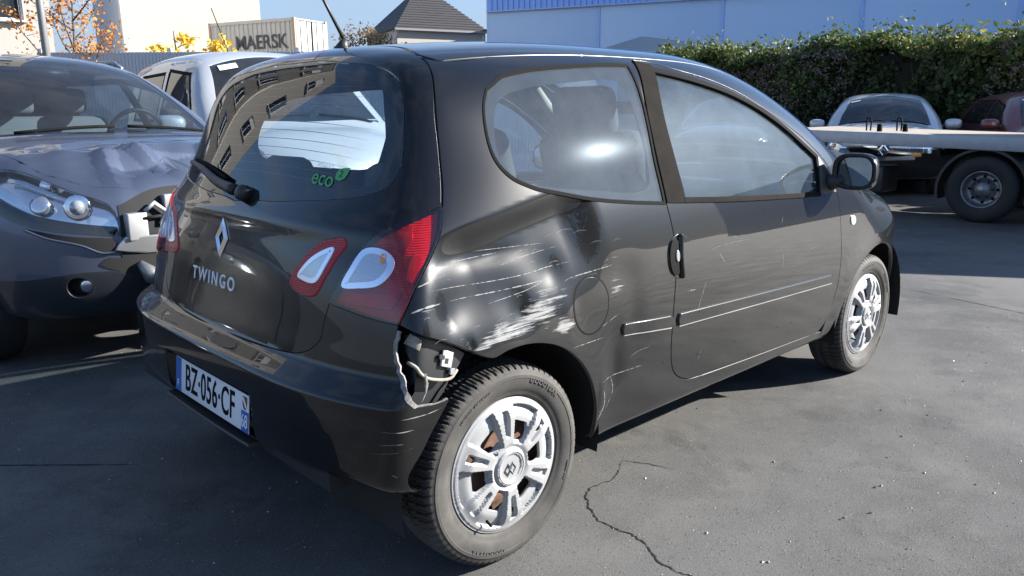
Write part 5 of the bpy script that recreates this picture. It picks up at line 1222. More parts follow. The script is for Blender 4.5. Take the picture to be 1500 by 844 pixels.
BEDM = mat('bed_planks', (.38, .33, .27), .8, noise=(6, .8, (.24, .21, .18)))
RAIL = mat('rail_steel', (.36, .38, .41), .4, metal=.35, noise=(8, .6, (.26, .27, .29)))
tilt = Matrix.Rotation(math.radians(1.6), 4, 'X')
bd = box('flatbed', (0, 0, 0), (1.85, 3.0, .10), RAIL, tk, .01); bd.data.transform(Matrix.Translation((.95, 1.05, .914)) @ tilt)
for k in range(12):
    d = box('plank', (0, 0, 0), (.142, 2.95, .018), BEDM, bd); d.data.transform(Matrix.Translation((.95, 1.05, .914)) @ tilt @ Matrix.Translation((-.83+.151*k, 0, .062)))
for sx_ in (-.94, .94):
    r_ = box('edge_rail', (0, 0, 0), (.06, 3.02, .145), RAIL, bd, .006); r_.data.transform(Matrix.Translation((.95, 1.05, .914)) @ tilt @ Matrix.Translation((sx_, 0, .0)))
for sx_ in (.55, 1.45): box('chassis_beam', (sx_, -1.1, .64), (.09, 4.0, .18), DARK, tk)
for yy in (.55, -1.0, -2.0): box('cross_member', (.95, yy, .76), (1.6, .10, .06), DARK, tk)
for yy in (0.0, -2.75):
    for sx_ in (.14, 1.96):
        out = sx_ < 1
        V, Fc = lathe([(.205, -.10), (.225, -.125), (.30, -.135), (.345, -.12), (.372, -.09), (.372, .09), (.345, .12), (.225, .12), (.205, .10)], 48)
        w = link('truck_wheel', mesh(V, [q[::-1] for q in Fc], True), RUBBERD, tk); w.location = (sx_, yy, .372); w.rotation_euler = (0, 0, -PI/2 if out else PI/2)
        V, Fc = lathe([(.207, -.108), (.200, -.112), (.192, -.10), (.186, -.03), (.16, .0), (.12, -.005), (.115, -.03), (.085, -.04), (.08, -.07), (.001, -.075)], 40)
        rim = link('steel_rim', mesh(V, [q[::-1] for q in Fc], True), ALLOYD, w)
        bm = bmesh.new()
        for k in range(6):
            a = k*PI/3; bmesh.ops.create_cone(bm, cap_ends=True, segments=6, radius1=.016, radius2=.014, depth=.03, matrix=Matrix.Translation((.10*math.cos(a), -.05, .10*math.sin(a))) @ Matrix.Rotation(PI/2, 4, 'X'))
        link('wheel_nuts', from_bm(bm), RUBBERD, w)
        bm = bmesh.new()
        for k in range(8):
            a = k*PI/4; bmesh.ops.create_cone(bm, cap_ends=True, segments=10, radius1=.016, radius2=.016, depth=.004, matrix=Matrix.Translation((.145*math.cos(a), -.009, .145*math.sin(a))) @ Matrix.Rotation(PI/2, 4, 'X'))
        link('rim_holes', from_bm(bm), INK, w)
    V, Fc = [], []
    for i in range(25):
        a = math.radians(-15)+math.radians(210)*i/24
        for xx, rr in ((.0, .445), (0, .475), (.26, .475), (.26, .445)): V.append((xx, yy+rr*math.cos(a), .36+rr*math.sin(a)))
    for i in range(24):
        for k in range(4): Fc.append((4*i+k, 4*i+(k+1) % 4, 4*i+4+(k+1) % 4, 4*i+4+k))
    link('mudguard', mesh(V, Fc), PLASTIC, tk)
box('side_marker', (-.005, .70, .74), (.03, .10, .05), AMBER, tk, .008)
box('tool_box', (.35, 1.42, .42), (.50, .62, .32), mat('box_black', (.02, .022, .024), .45), tk, .02)
for k in range(2):
    tube('strap_ratchet', [(.08, 1.30-.36*k+.16*t, 1.03+h) for t, h in ((0, -.02), (-.02, .09), (.05, .13), (.30, .13), (.34, .1), (.30, -.02))], .009, INK, tk, 6)
    box('ratchet_block', (.10, 1.20-.30*k, 1.045), (.05, .05, .09), INK, tk, .006)
cabm = mat('truck_cab_white', (.7, .7, .7), .3, coat=.5)
bm = bmesh.new()
prof = [(-.62, .5), (-.62, 1.95), (-.8, 2.02), (-2.7, 1.98), (-3.3, 1.6), (-3.45, .5)]
for xx in (-.05, 2.15):
    pass
V = [(xx, y, z) for xx in (-.05, 2.15) for y, z in prof]; n = len(prof)
Fc = [tuple(range(n)), tuple(range(2*n-1, n-1, -1))]+[(i, (i+1) % n, n+(i+1) % n, n+i) for i in range(n)]
bm.free(); bm = bmesh.new(); bm.from_mesh(mesh(V, Fc)); bmesh.ops.bevel(bm, geom=list(bm.edges), offset=.06, segments=3, affect='EDGES')
cab = link('cab', from_bm(bm, True, 40), cabm, tk)
box('side_window', (-.055, -1.9, 1.62), (.02, 1.0, .5), GLASS_X, cab, .004)
# ------------------------------------------------------------------ ground
def asphalt():
    m = bpy.data.materials.new('asphalt'); m.use_nodes = True; n, l = m.node_tree.nodes, m.node_tree.links; b = n['Principled BSDF']
    t = n.new('ShaderNodeTexCoord')
    def noise(sc, det, ro=.6, dist=0.):
        x = n.new('ShaderNodeTexNoise'); x.inputs['Scale'].default_value = sc; x.inputs['Detail'].default_value = det; x.inputs['Roughness'].default_value = ro; x.inputs['Distortion'].default_value = dist
        l.new(t.outputs['Object'], x.inputs['Vector']); return x.outputs['Fac']
    def ramp(src, a, b_, c0, c1):
        r = n.new('ShaderNodeValToRGB'); r.color_ramp.elements[0].position = a; r.color_ramp.elements[1].position = b_
        r.color_ramp.elements[0].color = (*c0, 1); r.color_ramp.elements[1].color = (*c1, 1); l.new(src, r.inputs['Fac']); return r.outputs[0]
    def mix(f, a, c, mode='MIX'):
        q = n.new('ShaderNodeMixRGB'); q.blend_type = mode
        for i, v in ((0, f), (1, a), (2, c)):
            if isinstance(v, (int, float)): q.inputs[i].default_value = v
            elif isinstance(v, tuple): q.inputs[i].default_value = (*v, 1)
            else: l.new(v, q.inputs[i])
        return q.outputs[0]
    base = ramp(noise(.55, 6, .6, .15), .35, .70, (.050, .049, .048), (.120, .117, .113))
    base = mix(ramp(noise(2.6, 8, .72, .35), .47, .72, (0, 0, 0), (.65,)*3), base, (.145, .141, .135))          # dusty smears
    base = mix(ramp(noise(1.4, 6, .65, .2), .54, .66, (0, 0, 0), (.65,)*3), base, (.030, .030, .031))            # oily dark patches
    base = mix(ramp(noise(160, 2, .5), .58, .70, (0, 0, 0), (.85,)*3), base, (.165, .162, .158))                    # stone grains
    base = mix(ramp(noise(95, 3, .6), .30, .42, (.75,)*3, (0, 0, 0)), base, (.022, .022, .022))
    l.new(base, b.inputs['Base Color'])
    rg_ = n.new('ShaderNodeMapRange'); rg_.inputs['To Min'].default_value = .62; rg_.inputs['To Max'].default_value = .92; l.new(noise(3.5, 5), rg_.inputs['Value']); l.new(rg_.outputs[0], b.inputs['Roughness'])
    b.inputs['Specular IOR Level'].default_value = .4
    a = n.new('ShaderNodeMath'); a.operation = 'MULTIPLY_ADD'; a.inputs[1].default_value = .35
    l.new(noise(38, 4), a.inputs[0]); l.new(noise(190, 3), a.inputs[2])
    u = n.new('ShaderNodeBump'); u.inputs['Strength'].default_value = .35; u.inputs['Distance'].default_value = .004; l.new(a.outputs[0], u.inputs['Height']); l.new(u.outputs[0], b.inputs['Normal'])
    return m
link('ground', mesh([(-600, -600, 0), (600, -600, 0), (600, 600, 0), (-600, 600, 0)], [(0, 1, 2, 3)]), asphalt(), kind='structure')
CRK = mat('crack_dark', (.008, .008, .008), .95)
def crack(pts, w, jag, sp=.012, z=.0015):
    c = crom(np.array(pts, float), sp); n_ = len(c)
    c = c+np.cumsum((RNG.random(c.shape)-.5)*jag, 0)*.35+(RNG.random(c.shape)-.5)*jag
    t = np.gradient(c, axis=0); t /= np.linalg.norm(t, axis=1, keepdims=True)+1e-9; nn = np.c_[-t[:, 1], t[:, 0]]
    ww = w*(.35+RNG.random(n_))[:, None]*np.minimum(1, 8*np.minimum(np.linspace(0, 1, n_), 1-np.linspace(0, 1, n_))+.2)[:, None]
    A = c+nn*ww/2; B = c-nn*ww/2
    return [(x, y, z) for x, y in A]+[(x, y, z) for x, y in B], [(n_+i, n_+i+1, i+1, i) for i in range(n_-1)]
def cracks(name, L, m):
    V, Fc = [], []
    for a in L:
        v, f = crack(*a); o = len(V); V += v; Fc += [tuple(i+o for i in q) for q in f]
    return link(name, mesh(V, Fc), m, kind='structure')
cracks('ground_cracks', [([(.75,-.60),(.62,-.66),(.48,-.66),(.36,-.80),(.36,-.95),(.30,-1.10),(.33,-1.30),(.30,-1.55)], .0055, .010), ([(.75,-.60),(.80,-.70),(.82,-.78)], .004, .006),
    ([(4.45,-.15),(4.25,-.9),(4.05,-1.65),(3.8,-2.6)], .008, .002, .03), ([(-.55,.62),(-.95,1.0),(-1.6,1.6)], .008, .002, .03)], CRK)
cracks('scuff_marks', [([(.2+RNG.uniform(0, 3.2), -1.0-RNG.uniform(0, 1.2)) for k in range(1)]+[(0, 0)], .001, .0) for _ in range(0)]+[([(x, y), (x+dx*.5+.03, y+dy*.5), (x+dx, y+dy)], w, .003, .02) for x, y, dx, dy, w in [(RNG.uniform(.3, 4.2), RNG.uniform(-2.3, -1.0), RNG.uniform(-.35, .35), RNG.uniform(-.35, .35), RNG.uniform(.002, .005)) for _ in range(2)]], mat('scuff_pale', (.15, .148, .145), .9))
# crumbs of glass and grit
V, Fc = [], []
for i in range(6500):
    if i < 3600: x, y = RNG.uniform(-.3, 5.0), -.95-abs(RNG.normal(0, .75))
    else: x, y = RNG.uniform(-2.4, 1.5), RNG.uniform(-.9, 2.5)
    r = RNG.uniform(.0008, .0026)*(1+1.6*(RNG.random() < .04)); a = RNG.uniform(0, 6.28); o = len(V); h = r*RNG.uniform(.5, 1.2)
    for k in range(3): V.append((x+r*math.cos(a+2.1*k), y+r*math.sin(a+2.1*k), .001))
    V.append((x+r*.2, y, .001+h)); Fc += [(o, o+1, o+3), (o+1, o+2, o+3), (o+2, o, o+3)]
link('glass_crumbs', mesh(V, Fc), mat('grit', (.42, .43, .43), .4, noise=(3000, 1, (.10, .10, .10))), kind='stuff', label='small pale crumbs of glass and grit scattered over the asphalt')

# ------------------------------------------------------------------ buildings
class Flat:
    def F(s, P): return -P[..., 1]
    grad = Body.grad
FL = Flat(); FCH = Planar((0, -1, 0), (1, 0, 0), (0, 0, 1), .5)
def rect(x0, z0, x1, z1): return np.array([(x0, z0), (x1, z0), (x1, z1), (x0, z1)], float)
def facade(name, w, h, wins, m, parent, depth=.16, z0=0.):
    """flat wall in its own x/z with real window reveals"""
    return pobj(name, patch(FL, FCH, rect(0, z0, w, h), [rect(*q) for q in wins], 3.0, gap=0, rim=depth, edge=0.0001), m, parent)
def frame_M(p, ang): return Matrix.Translation((p[0], p[1], 0)) @ Matrix.Rotation(ang, 4, 'Z')
RENDER_W = mat('white_render', (.46, .43, .385), .85, noise=(.6, .5, (.42, .39, .35)), bump=(60, .002))
RENDER_B = mat('cream_render', (.44, .41, .36), .85, noise=(.5, .5, (.40, .37, .325)), bump=(60, .002))
RENDER_G = mat('grey_render', (.33, .33, .33), .85, noise=(.6, .5, (.28, .28, .285)))
RENDER_T = mat('taupe_render', (.17, .165, .155), .85)
PVC = mat('white_frame', (.72, .73, .74), .4)
def window(parent, M, x0, z0, x1, z1, depth=.12, shutter=0., mull=1, sillm=None):
    w, h = x1-x0, z1-z0; cx, cz = (x0+x1)/2, (z0+z1)/2
    bm = bmesh.new(); t = .06
    for c, s in (((cx, depth, z0+t/2), (w, .06, t)), ((cx, depth, z1-t/2), (w, .06, t)), ((x0+t/2, depth, cz), (t, .06, h-2*t)), ((x1-t/2, depth, cz), (t, .06, h-2*t))): bm_box(bm, c, s)
    for k in range(mull): bm_box(bm, (x0+w*(k+1)/(mull+1), depth, cz), (t, .055, h-2*t))
    me = from_bm(bm); me.transform(M); f = link('window', me, PVC, parent)
    p = box('pane', (cx, depth+.01, cz), (w-.08, .01, h-.08), GLASS_B, f); p.data.transform(M)
    bk = box('room_dark', (cx, depth+.07, cz), (w+.1, .02, h+.1), mat('room', (.03, .03, .032), .9), f); bk.data.transform(M)
    s = box('sill', (cx, -.04, z0-.03), (w+.16, .20, .05), PVC, f); s.data.transform(M)
    if shutter:
        n = int(shutter*h/.055)
        bm = bmesh.new()
        for k in range(n): bm_box(bm, (cx, depth-.05, z1-.03-.055*k), (w-.05, .018, .050))
        me = from_bm(bm); me.transform(M); link('roller_shutter', me, mat('shutter_white', (.74, .74, .74), .5), f, kind='stuff')
    return f
# tall white block at the left: one lit wall in view, the rest of it mirrored in the black car
bA = thing('apartment_building', 'tall white rendered apartment block with a half lowered roller shutter at the left edge', 'building', (4.75, 22.2, 0), -.19)
MA = Matrix.Identity(4)
segs = [(-4.6, 0., RENDER_W, 'w'), (-8.6, -4.6, RENDER_T, 'g'), (-12.6, -8.6, RENDER_W, 'w')]
for (x0, x1, m_, k_) in segs:
    wins = []
    w = x1-x0; nx_ = 2 if k_ == 'g' else 1
    for fl_ in range(6):
        for i in range(nx_):
            cx = w*(i+.5)/nx_; ww = 1.25 if k_ == 'w' else 1.0; zb = 1.0+2.75*fl_+(.0 if k_ == 'w' else .0)
            wins.append((cx-ww/2, zb, cx+ww/2, zb+1.35))
    if x1 == 0.:   # the section whose window shows in the picture
        wins = [(a+1.05, b, c+1.05, d) for a, b, c, d in wins]
    off = 0. if k_ == 'w' else .35
    M = Matrix.Translation((x0, off, 0)); f = facade('wall', w, 17.2, wins, m_, bA); f.data.transform(M)
    for j, q in enumerate(wins): window(bA, M, *q, shutter=(.55 if (j*7) % 5 == 0 else .3 if (j*3) % 4 == 1 else 0))
for xx in (-4.6, -8.6, -12.6): box('corner_wall', (xx+(-.02 if False else .0), .175, 8.6), (.02, .35, 17.2), RENDER_W, bA)
box('side_wall', (-.06, 6.0, 8.6), (.10, 11.9, 17.2), RENDER_W, bA); box('flat_roof', (-6.3, 6.4, 17.25), (12.8, 12.2, .2), RENDER_G, bA)
# low cream block behind, sunlit blank wall and shaded return with windows
bB = thing('house_block', 'low cream block with a blank sunlit wall and a shaded side with windows', 'building', (10.83, 35.75, 0), -.15)
f = facade('wall', 6.25, 7.15, [], RENDER_B, bB)
swin = [(.9, 3.4, 1.75, 5.1), (3.9, 3.4, 4.75, 5.1), (3.9, .9, 4.75, 2.4), (.9, .9, 1.75, 2.4)]
MS = Matrix.Rotation(-PI/2, 4, 'Z'); MS = Matrix.Translation((0, 7.2, 0)) @ MS
f = facade('wall', 7.2, 9.2, swin, mat('grey_white_render', (.62, .62, .62), .85), bB); f.data.transform(MS)
for q in swin: window(bB, MS, *q, mull=0, shutter=.2)
box('flat_roof', (3.12, 3.6, 7.2), (6.3, 7.2, .10), RENDER_G, bB); box('wall', (6.20, 3.6, 3.55), (.08, 7.1, 7.1), RENDER_B, bB); box('parapet', (.10, 3.9, 8.15), (.2, 6.5, 2.0), mat('grey_white_render', (.62, .62, .62), .85), bB)
# house with dark hip roof
def hip(name, label, c, ang, w, d, he, hr, wallm, roofm, wins):
    t = thing(name, label, 'building', (c[0], c[1], 0), ang)
    f = facade('wall', w, he, wins, wallm, t)
    for q in wins: window(t, Matrix.Identity(4), *q, mull=0, shutter=.15)
    box('wall', (w-.06, d/2, he/2), (.10, d-.02, he), wallm, t); box('wall', (.06, d/2, he/2), (.10, d-.02, he), wallm, t); box('wall', (w/2, d-.05, he/2), (w-.25, .1, he), wallm, t)
    o = .22; V = [(-o, -o, he), (w+o, -o, he), (w+o, d+o, he), (-o, d+o, he), (w*.40, d/2, hr), (w*.60, d/2, hr)]
    r = link('roof', mesh(V, [(0, 1, 5, 4), (1, 2, 5), (2, 3, 4, 5), (3, 0, 4), (3, 2, 1, 0)]), roofm, t)
    # courses of tiles
    n = 16
    for k in range(1, n):
        s = k/n; a = Vector(V[0]).lerp(Vector(V[4]), s); b = Vector(V[1]).lerp(Vector(V[5]), s); c_ = Vector(V[2]).lerp(Vector(V[5]), s)
        up = Vector((0, -.02, .03)); tube_ = [a+up, b+up]
        bm = bmesh.new(); L = (b-a).length
        if L > .2: box('tile_course', tuple((a+b)/2+Vector((0, 0, .015))), (L, .10, .05), roofm, r)
        L2 = (c_-b).length
        if L2 > .2: box('tile_course', tuple((b+c_)/2+Vector((0, 0, .015))), (.10, L2, .05), roofm, r)
        bm.free()
    g = box('gutter', (w/2, -o-.05, he-.02), (w+2*o, .12, .12), mat('gutter_grey', (.25, .25, .26), .5), r)
    tube('downpipe', [(w-.2, -.08, he-.2), (w-.2, -.08, 0)], .05, PVC, t, 8)
    return t
ROOFT = mat('roof_tiles', (.035, .036, .042), .7, noise=(4, .7, (.055, .052, .055)))
f_, r_ = np.array([.6862, .7274]), np.array([.7274, -.6862]); C0 = np.array([-1.368, -2.259])
hp = C0+50*f_-6.95*r_
hip('house', 'white house with dark tiled hip roof beyond the yard', hp, -.28, 6.0, 6.2, 6.35, 9.1, RENDER_W, ROOFT, [(2.15, 4.35, 2.85, 5.45), (3.75, 4.35, 4.55, 5.45)])
# blue warehouse
wp = np.array([25.3, 27.6]); wa = math.atan2(-.911, .413)
wh = thing('warehouse', 'long blue warehouse with ribbed cladding above its plain wall panels', 'building', (wp[0], wp[1], 0), wa)
BLUEW = mat('blue_panel', (.34, .50, .74), .55, noise=(.35, .5, (.31, .47, .71))); BLUER = mat('blue_cladding', (.18, .36, .80), .5)
pw = 5.6
for k in range(12):
    box('wall_panel', (pw*(k+.5), .06, 3.03), (pw-.05, .12, 6.06), BLUEW, wh, .012)
    if k: box('joint_cover', (pw*k, -.012, 3.03), (.14, .04, 6.02), mat('blue_joint', (.26, .42, .76), .5), wh)
V, Fc = [], []; L = pw*12; n = int(L/.28)
for i in range(n):
    x = i*.28
    for dx, dy in ((0, 0), (.13, 0), (.165, -.06), (.245, -.06)): V += [(x+dx, -.06+dy, 6.08), (x+dx, -.06+dy, 9.2)]
for i in range(len(V)//2-1): Fc.append((2*i, 2*i+2, 2*i+3, 2*i+1))
link('cladding_band', mesh(V, Fc), BLUER, wh); box('drip_edge', (L/2, -.10, 6.07), (L, .16, .05), mat('blue_pale', (.30, .42, .60), .5), wh)
box('end_wall', (-.02, 9, 4.6), (.1, 18, 9.2), BLUEW, wh); box('roof', (L/2, 9, 9.25), (L, 18.3, .2), BLUER, wh)
# low shed with a shallow roof in front of it
sp_ = C0+26*f_+3.3*r_
sh = thing('shed', 'low blue shed with shallow pitched roof before the warehouse', 'shed', (sp_[0], sp_[1], 0), math.atan2(r_[1], r_[0])-.25)
box('wall', (1.5, 1, 1.55), (3.4, 2, 3.1), BLUEW, sh)
link('roof', mesh([(-.4, -.2, 3.22), (.9, -.2, 3.58), (3.5, -.2, 3.22), (3.5, 2.2, 3.22), (.9, 2.2, 3.58), (-.4, 2.2, 3.22), (-.4, -.2, 3.12), (3.5, -.2, 3.12)], [(0, 1, 4, 5), (1, 2, 3, 4), (6, 7, 2, 1, 0)]), mat('blue_grey_roof', (.20, .27, .36), .5), sh)
# stacked shipping containers
mp_ = C0+32*f_-8.45*r_; sd = (-4.1*r_+2.0*f_)/4.56; ea = math.atan2(-sd[1], -sd[0])
CONT = mat('container_white', (.42, .43, .41), .55, noise=(1.5, .8, (.35, .35, .33))); CONE = mat('container_end', (.55, .54, .50), .5, noise=(2, .7, (.44, .42, .38)))
RUSTY = mat('container_rust', (.30, .24, .19), .7)
for lev in range(2):
    ct = thing('shipping_container', ['weathered white shipping container under another, mostly hidden by cars', 'weathered white corrugated shipping container with big dark lettering, stacked on top'][lev], 'container', (mp_[0], mp_[1], 2.48*lev), ea, None)
    Lc, Wc, Hc = 4.56, 1.95, 2.50
    V, Fc = [], []; n = int((Lc-.2)/.24)
    for i in range(n+1):
        x = -Lc+.1+i*(Lc-.2)/n
        for dx, dy in ((0, 0), (.07, 0), (.11, .035), (.19, .035)):
            V += [(min(x+dx, -.08), dy, .16), (min(x+dx, -.08), dy, Hc-.12)]
    for i in range(len(V)//2-1): Fc.append((2*i, 2*i+2, 2*i+3, 2*i+1))
    sdw = link('side_wall', mesh(V, Fc), CONT, ct)
    for c, s in (((-Lc/2, .02, .08), (Lc, .08, .16)), ((-Lc/2, .02, Hc-.06), (Lc, .08, .12)), ((-Lc/2, Wc, Hc/2), (Lc, .06, Hc)), ((-Lc, Wc/2, Hc/2), (.06, Wc, Hc)), ((-Lc/2, Wc/2, Hc-.03), (Lc-.1, Wc-.1, .05))): box('frame_rail', c, s, CONT, ct)
    for x, y in ((-.05, .03), (-.05, Wc-.03), (-Lc+.05, .03)): box('corner_post', (x, y, Hc/2), (.12, .12, Hc+.02), RUSTY, ct, .01)
    for k in range(2):
        d = box('end_door', (.005, Wc*(.25+.5*k), Hc/2), (.05, Wc/2-.12, Hc-.2), CONE, ct, .006)
        for q in (.3, .7): tube('locking_bar', [(.05, Wc*(.5*k)+Wc/2*q, .1), (.05, Wc*(.5*k)+Wc/2*q, Hc-.1)], .022, CONT, d, 6)
        for zz in (.6, 1.0): box('bar_handle', (.06, Wc*(.5*k)+Wc/4, zz), (.02, .4, .03), RUSTY, d)
    if lev == 1: text('container_lettering', 'MAERSK', .76, Matrix.Translation((-1.78, -.012, 1.62)) @ Matrix.Rotation(PI/2, 4, 'X'), mat('lettering_dark', (.03, .035, .05), .6), ct, sx=.98, spacing=1.0, bold=.012)
# slatted fence behind the cars, lamp post
fp = C0+16.5*f_-9.6*r_; fa_ = math.atan2(r_[1], r_[0])+.04
fc = thing('slatted_fence', 'grey upright-slat fence running behind the parked cars', 'fence', (fp[0], fp[1], 0), fa_)
V, Fc = [], []
bm = bmesh.new()
for k in range(150): bm_box(bm, (k*.07, 0, 1.28), (.060, .03, 2.5))
link('slats', from_bm(bm), mat('fence_grey', (.55, .56, .58), .5), fc, kind='stuff')
for zz in (.5, 2.35): box('rail', (5.2, .04, zz), (10.6, .04, .08), mat('fence_grey', (.55, .56, .58), .5), fc)
for k in range(5): box('post', (k*2.6, .08, 1.3), (.08, .08, 2.62), mat('fence_grey', (.55, .56, .58), .5), fc)
lp_ = C0+15.5*f_-8.87*r_
lpost = thing('lamp_post', 'grey lamp post rising in front of the white apartment block', 'lamp post', (lp_[0], lp_[1], 0))
tube('post', [(0, 0, 0), (0, 0, 7.5)], [.075, .055], mat('post_grey', (.25, .26, .27), .45, metal=.4), lpost, 12); box('base_plate', (0, 0, .02), (.3, .3, .04), ALLOYD, lpost)
tube('arm', [(0, 0, 7.4), (.5, -.4, 7.7), (1.0, -.8, 7.75)], .035, mat('post_grey', (.25, .26, .27), .45, metal=.4), lpost, 8); box('lamp_head', (1.2, -.96, 7.74), (.5, .2, .08), ALLOYD, lpost, .02)

# ------------------------------------------------------------------ planting
def leafmat(name, cols, rough=.75, trans=.25):
    m = bpy.data.materials.new(name); m.use_nodes = True; n, l = m.node_tree.nodes, m.node_tree.links; b = n['Principled BSDF']
    a = n.new('ShaderNodeAttribute'); a.attribute_name = 'tone'
    r = n.new('ShaderNodeValToRGB'); e = r.color_ramp.elements
    while len(e) < len(cols): e.new(.5)
    for i, c in enumerate(cols): e[i].position = i/(len(cols)-1); e[i].color = (*c, 1)
    l.new(a.outputs['Fac'], r.inputs['Fac']); l.new(r.outputs[0], b.inputs['Base Color']); b.inputs['Roughness'].default_value = rough
    t = n.new('ShaderNodeBsdfTranslucent'); l.new(r.outputs[0], t.inputs['Color']); mxs = n.new('ShaderNodeMixShader'); mxs.inputs[0].default_value = trans
    l.new(b.outputs[0], mxs.inputs[1]); l.new(t.outputs[0], mxs.inputs[2]); l.new(mxs.outputs[0], n['Material Output'].inputs['Surface'])
    return m
def leaves(name, P, size, tone, m, parent, elong=1.5, up=None):
    """each leaf a folded diamond of two triangles at P, random tilt"""
    n = len(P); d = RNG.normal(size=(n, 3)); d /= np.linalg.norm(d, axis=1, keepdims=True)
    if up is not None: d = d+up; d /= np.linalg.norm(d, axis=1, keepdims=True)
    e = np.cross(d, RNG.normal(size=(n, 3))); e /= np.linalg.norm(e, axis=1, keepdims=True)+1e-9; f = np.cross(d, e)
    s = (np.asarray(size)*(.6+.8*RNG.random(n)))[:, None]
    V = np.stack([P-f*s*elong/2, P+e*s/2+d*s*.12, P+f*s*elong/2, P-e*s/2+d*s*.12], 1).reshape(-1, 3)
    k = np.arange(n)[:, None]*4; T = np.concatenate([k+[0, 1, 2], k+[0, 2, 3]], 1).reshape(-1, 3)
    me = bpy.data.meshes.new(name); me.from_pydata(V.tolist(), [], T.tolist()); me.update()
    a = me.attributes.new('tone', 'FLOAT', 'FACE'); a.data.foreach_set('value', np.repeat(np.clip(tone, 0, 1), 2).astype(float))
    return link(name, me, m, parent, kind='stuff')
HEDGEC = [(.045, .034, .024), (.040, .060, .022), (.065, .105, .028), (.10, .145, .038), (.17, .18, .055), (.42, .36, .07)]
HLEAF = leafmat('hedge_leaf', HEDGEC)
HEAD = leafmat('dry_flower', [(.12, .095, .085), (.19, .16, .145), (.26, .225, .20)])
def hedge(label, x, y0, y1, h, th, dens, ang=0., loc=(0, 0)):
    t = thing('hedge', label, 'hedge', (loc[0], loc[1], 0), ang)
    n = int((y1-y0)*h*dens)
    y = RNG.uniform(y0, y1, n); z = h*RNG.random(n)**.85
    lump = .16*np.sin(2.1*y+1.3*z)+.11*np.sin(4.7*y-3.1*z)+.08*np.sin(9.3*y+7.7*z)
    dep = np.abs(RNG.normal(0, .14, n)); xx = x-lump*1.2+dep
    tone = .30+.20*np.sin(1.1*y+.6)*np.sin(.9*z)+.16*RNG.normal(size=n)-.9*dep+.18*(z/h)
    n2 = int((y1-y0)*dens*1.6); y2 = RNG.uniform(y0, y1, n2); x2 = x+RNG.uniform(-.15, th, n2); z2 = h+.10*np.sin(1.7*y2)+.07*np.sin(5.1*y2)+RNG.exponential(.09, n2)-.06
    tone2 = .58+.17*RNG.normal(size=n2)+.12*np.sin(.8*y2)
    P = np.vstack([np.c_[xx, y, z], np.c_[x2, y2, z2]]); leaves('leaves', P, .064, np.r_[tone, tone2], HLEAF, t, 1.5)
    nf = int((y1-y0)*150); yf = RNG.uniform(y0, y1, nf); zf = h*(1-RNG.random(nf)**1.7*.85); k = np.sin(1.3*yf+.4)+.5*np.sin(3.1*yf+2*zf) > -.35; yf, zf = yf[k], zf[k]; nf = len(yf)
    Q = np.repeat(np.c_[x-.10-.15*np.sin(2.1*yf+1.3*zf), yf, zf], 9, 0)+RNG.normal(0, .045, (nf*9, 3)); leaves('flower_heads', Q, .035, RNG.random(len(Q)), HEAD, t, 1.3)
    ns = int((y1-y0)*9); ys = RNG.uniform(y0, y1, ns); V, Fc = [], []
    for q in ys:
        a = tube_data([(x+RNG.uniform(.05, .4), q, h-.2), (x+RNG.uniform(.05, .4), q+RNG.normal(0, .06), h+RNG.uniform(.1, .42))], [.006, .003], 4); o = len(V); V += list(a[0]); Fc += [tuple(i+o for i in f) for f in a[1]]
    link('shoots', mesh(V, Fc), leafmat('shoot', [(.12, .16, .05), (.12, .16, .05)]), t, kind='stuff')
    SQ = np.vstack([np.c_[x+RNG.uniform(.05, .4, 7), np.full(7, q)+RNG.normal(0, .05, 7), h+RNG.uniform(.05, .38, 7)] for q in ys]); leaves('shoot_leaves', SQ, .055, .55+.3*RNG.random(len(SQ)), HLEAF, t, 2.2)
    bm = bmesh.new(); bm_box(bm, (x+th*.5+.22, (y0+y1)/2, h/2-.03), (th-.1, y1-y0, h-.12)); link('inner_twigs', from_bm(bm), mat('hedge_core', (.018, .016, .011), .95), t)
    V, Fc = [], []
    for q in np.arange(y0+.2, y1, .45):
        a = tube_data([(x+.25, q, 0), (x+.22+RNG.normal(0, .04), q+RNG.normal(0, .1), h*.5), (x+.2, q+RNG.normal(0, .2), h*.9)], [.03, .02, .008], 5); o = len(V); V += list(a[0]); Fc += [tuple(i+o for i in f) for f in a[1]]
    link('stems', mesh(V, Fc), mat('bark', (.07, .055, .04), .9), t, kind='stuff')
    return t
hedge('tall clipped hedge with dry flower heads and yellow sunlit top behind parked cars', 14.2, -4.5, 9.4, 2.36, 1.1, 1500)
wf = thing('mesh_fence', 'low pale corrugated fence top just behind the hedge', 'fence', (15.9, 0, 0))
bm = bmesh.new()
for k in range(46): bm_box(bm, (0, -3+.32*k, 2.62), (.04, .20, .10))
link('caps', from_bm(bm), mat('pale_cap', (.62, .64, .66), .5), wf, kind='stuff'); box('sheet', (.05, 4.3, 1.3), (.04, 15, 2.58), mat('blue_grey_roof', (.20, .27, .36), .5), wf)
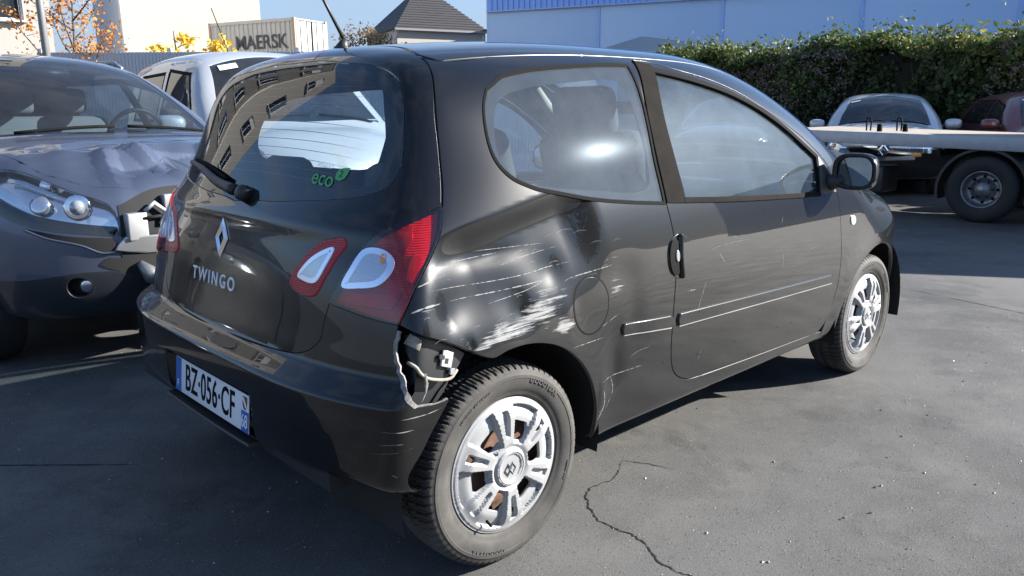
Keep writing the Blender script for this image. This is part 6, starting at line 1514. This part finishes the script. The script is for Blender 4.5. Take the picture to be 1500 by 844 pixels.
def tree(name, label, loc, h, r, cols, nleaf, lsize, nb=9, seed=1, group=None, tr=.07, spread=.8, clump=.22, z0=.35):
    rg2 = np.random.default_rng(seed); t = thing(name, label, 'tree', (loc[0], loc[1], 0), 0, group)
    V, Fc = [], []; tips = []
    def add(p, rr):
        a = tube_data(p, rr, 6); o = len(V); V.extend(a[0]); Fc.extend(tuple(i+o for i in f) for f in a[1])
    top = np.array([rg2.normal(0, .1), rg2.normal(0, .1), h*.8]); add([(0, 0, 0), tuple(top*.5+rg2.normal(0, .04, 3)), tuple(top)], [tr, tr*.7, tr*.25])
    for k in range(nb):
        s = z0+.62*k/nb; a = 2.4*k+rg2.uniform(-.4, .4); b = top*s; L = r*(1.15-.6*k/nb)*rg2.uniform(.75, 1.15)
        m_ = b+np.array([math.cos(a)*L*.5, math.sin(a)*L*.5, L*.45*spread]); e = b+np.array([math.cos(a)*L, math.sin(a)*L, L*spread*rg2.uniform(.8, 1.3)])
        add([tuple(b), tuple(m_), tuple(e)], [tr*.4, tr*.25, tr*.09])
        for q in range(5):
            u = rg2.uniform(.35, 1); c = b*(1-u)**2+2*m_*u*(1-u)+e*u*u; d = rg2.normal(0, 1, 3); d[2] = abs(d[2])*.8; d /= np.linalg.norm(d); f = c+d*r*.36*rg2.uniform(.5, 1.2); add([tuple(c), tuple(f)], [tr*.12, tr*.04]); tips += [f, (c+f)/2]
        tips += [e, (m_+e)/2]
    link('trunk', mesh(V, Fc, True), mat('bark', (.07, .055, .04), .9), t)
    tips = np.array(tips); i = rg2.integers(0, len(tips), nleaf); P = tips[i]+rg2.normal(0, clump*r, (nleaf, 3))*[1, 1, .8]
    cl = rg2.random(len(tips))[i]; leaves('crown', P, lsize, .25+.5*cl+.15*rg2.normal(size=nleaf), leafmat(name+'_leaf', cols), t, 1.5)
    return t
ot = C0+17*f_-9.35*r_; tree('autumn_tree', 'young tree with thin orange autumn leaves before the white block', ot, 4.6, 1.30, [(.30, .09, .02), (.52, .20, .03), (.62, .30, .05)], 1500, .050, 12, 3, tr=.05, clump=.10)
for j, (px_, hh) in enumerate(((282, 4.0), (322, 3.5))):
    yt = C0+19*f_+((px_-750)/1139.6*19)*r_; tree('yellow_tree', ['slim young tree with bright yellow leaves nearest the autumn tree', 'spreading young tree with bright yellow leaves in front of the container'][j], yt, hh, .55+.35*j, [(.55, .34, .03), (.72, .50, .06), (.80, .62, .12)], 420+220*j, .085, 6, 11+j, 'young yellow trees', tr=.04, clump=.12)
bt = C0+44*f_-7.6*r_; tree('bare_tree', 'leafless brown tree beside the white house', bt, 6.6, 2.0, [(.16, .11, .07), (.22, .16, .10), (.26, .20, .12)], 2600, .10, 12, 5, tr=.12, clump=.14)
# beyond the right edge of the frame: what the car's flank mirrors
for j, (x_, y_, h_) in enumerate(((3.5, -17, 5.5), (9.5, -19, 6.5), (-4, -20, 6))):
    tree('yard_tree', ['broad green tree on the far side of the yard facing the car door', 'tallest green tree on the far side of the yard', 'green tree on the far side of the yard behind the viewer'][j], (x_, y_), h_, 2.4, [(.03, .05, .02), (.06, .09, .03), (.10, .12, .04)], 2600, .26, 12, 21+j, 'trees across the yard', tr=.14, clump=.2)
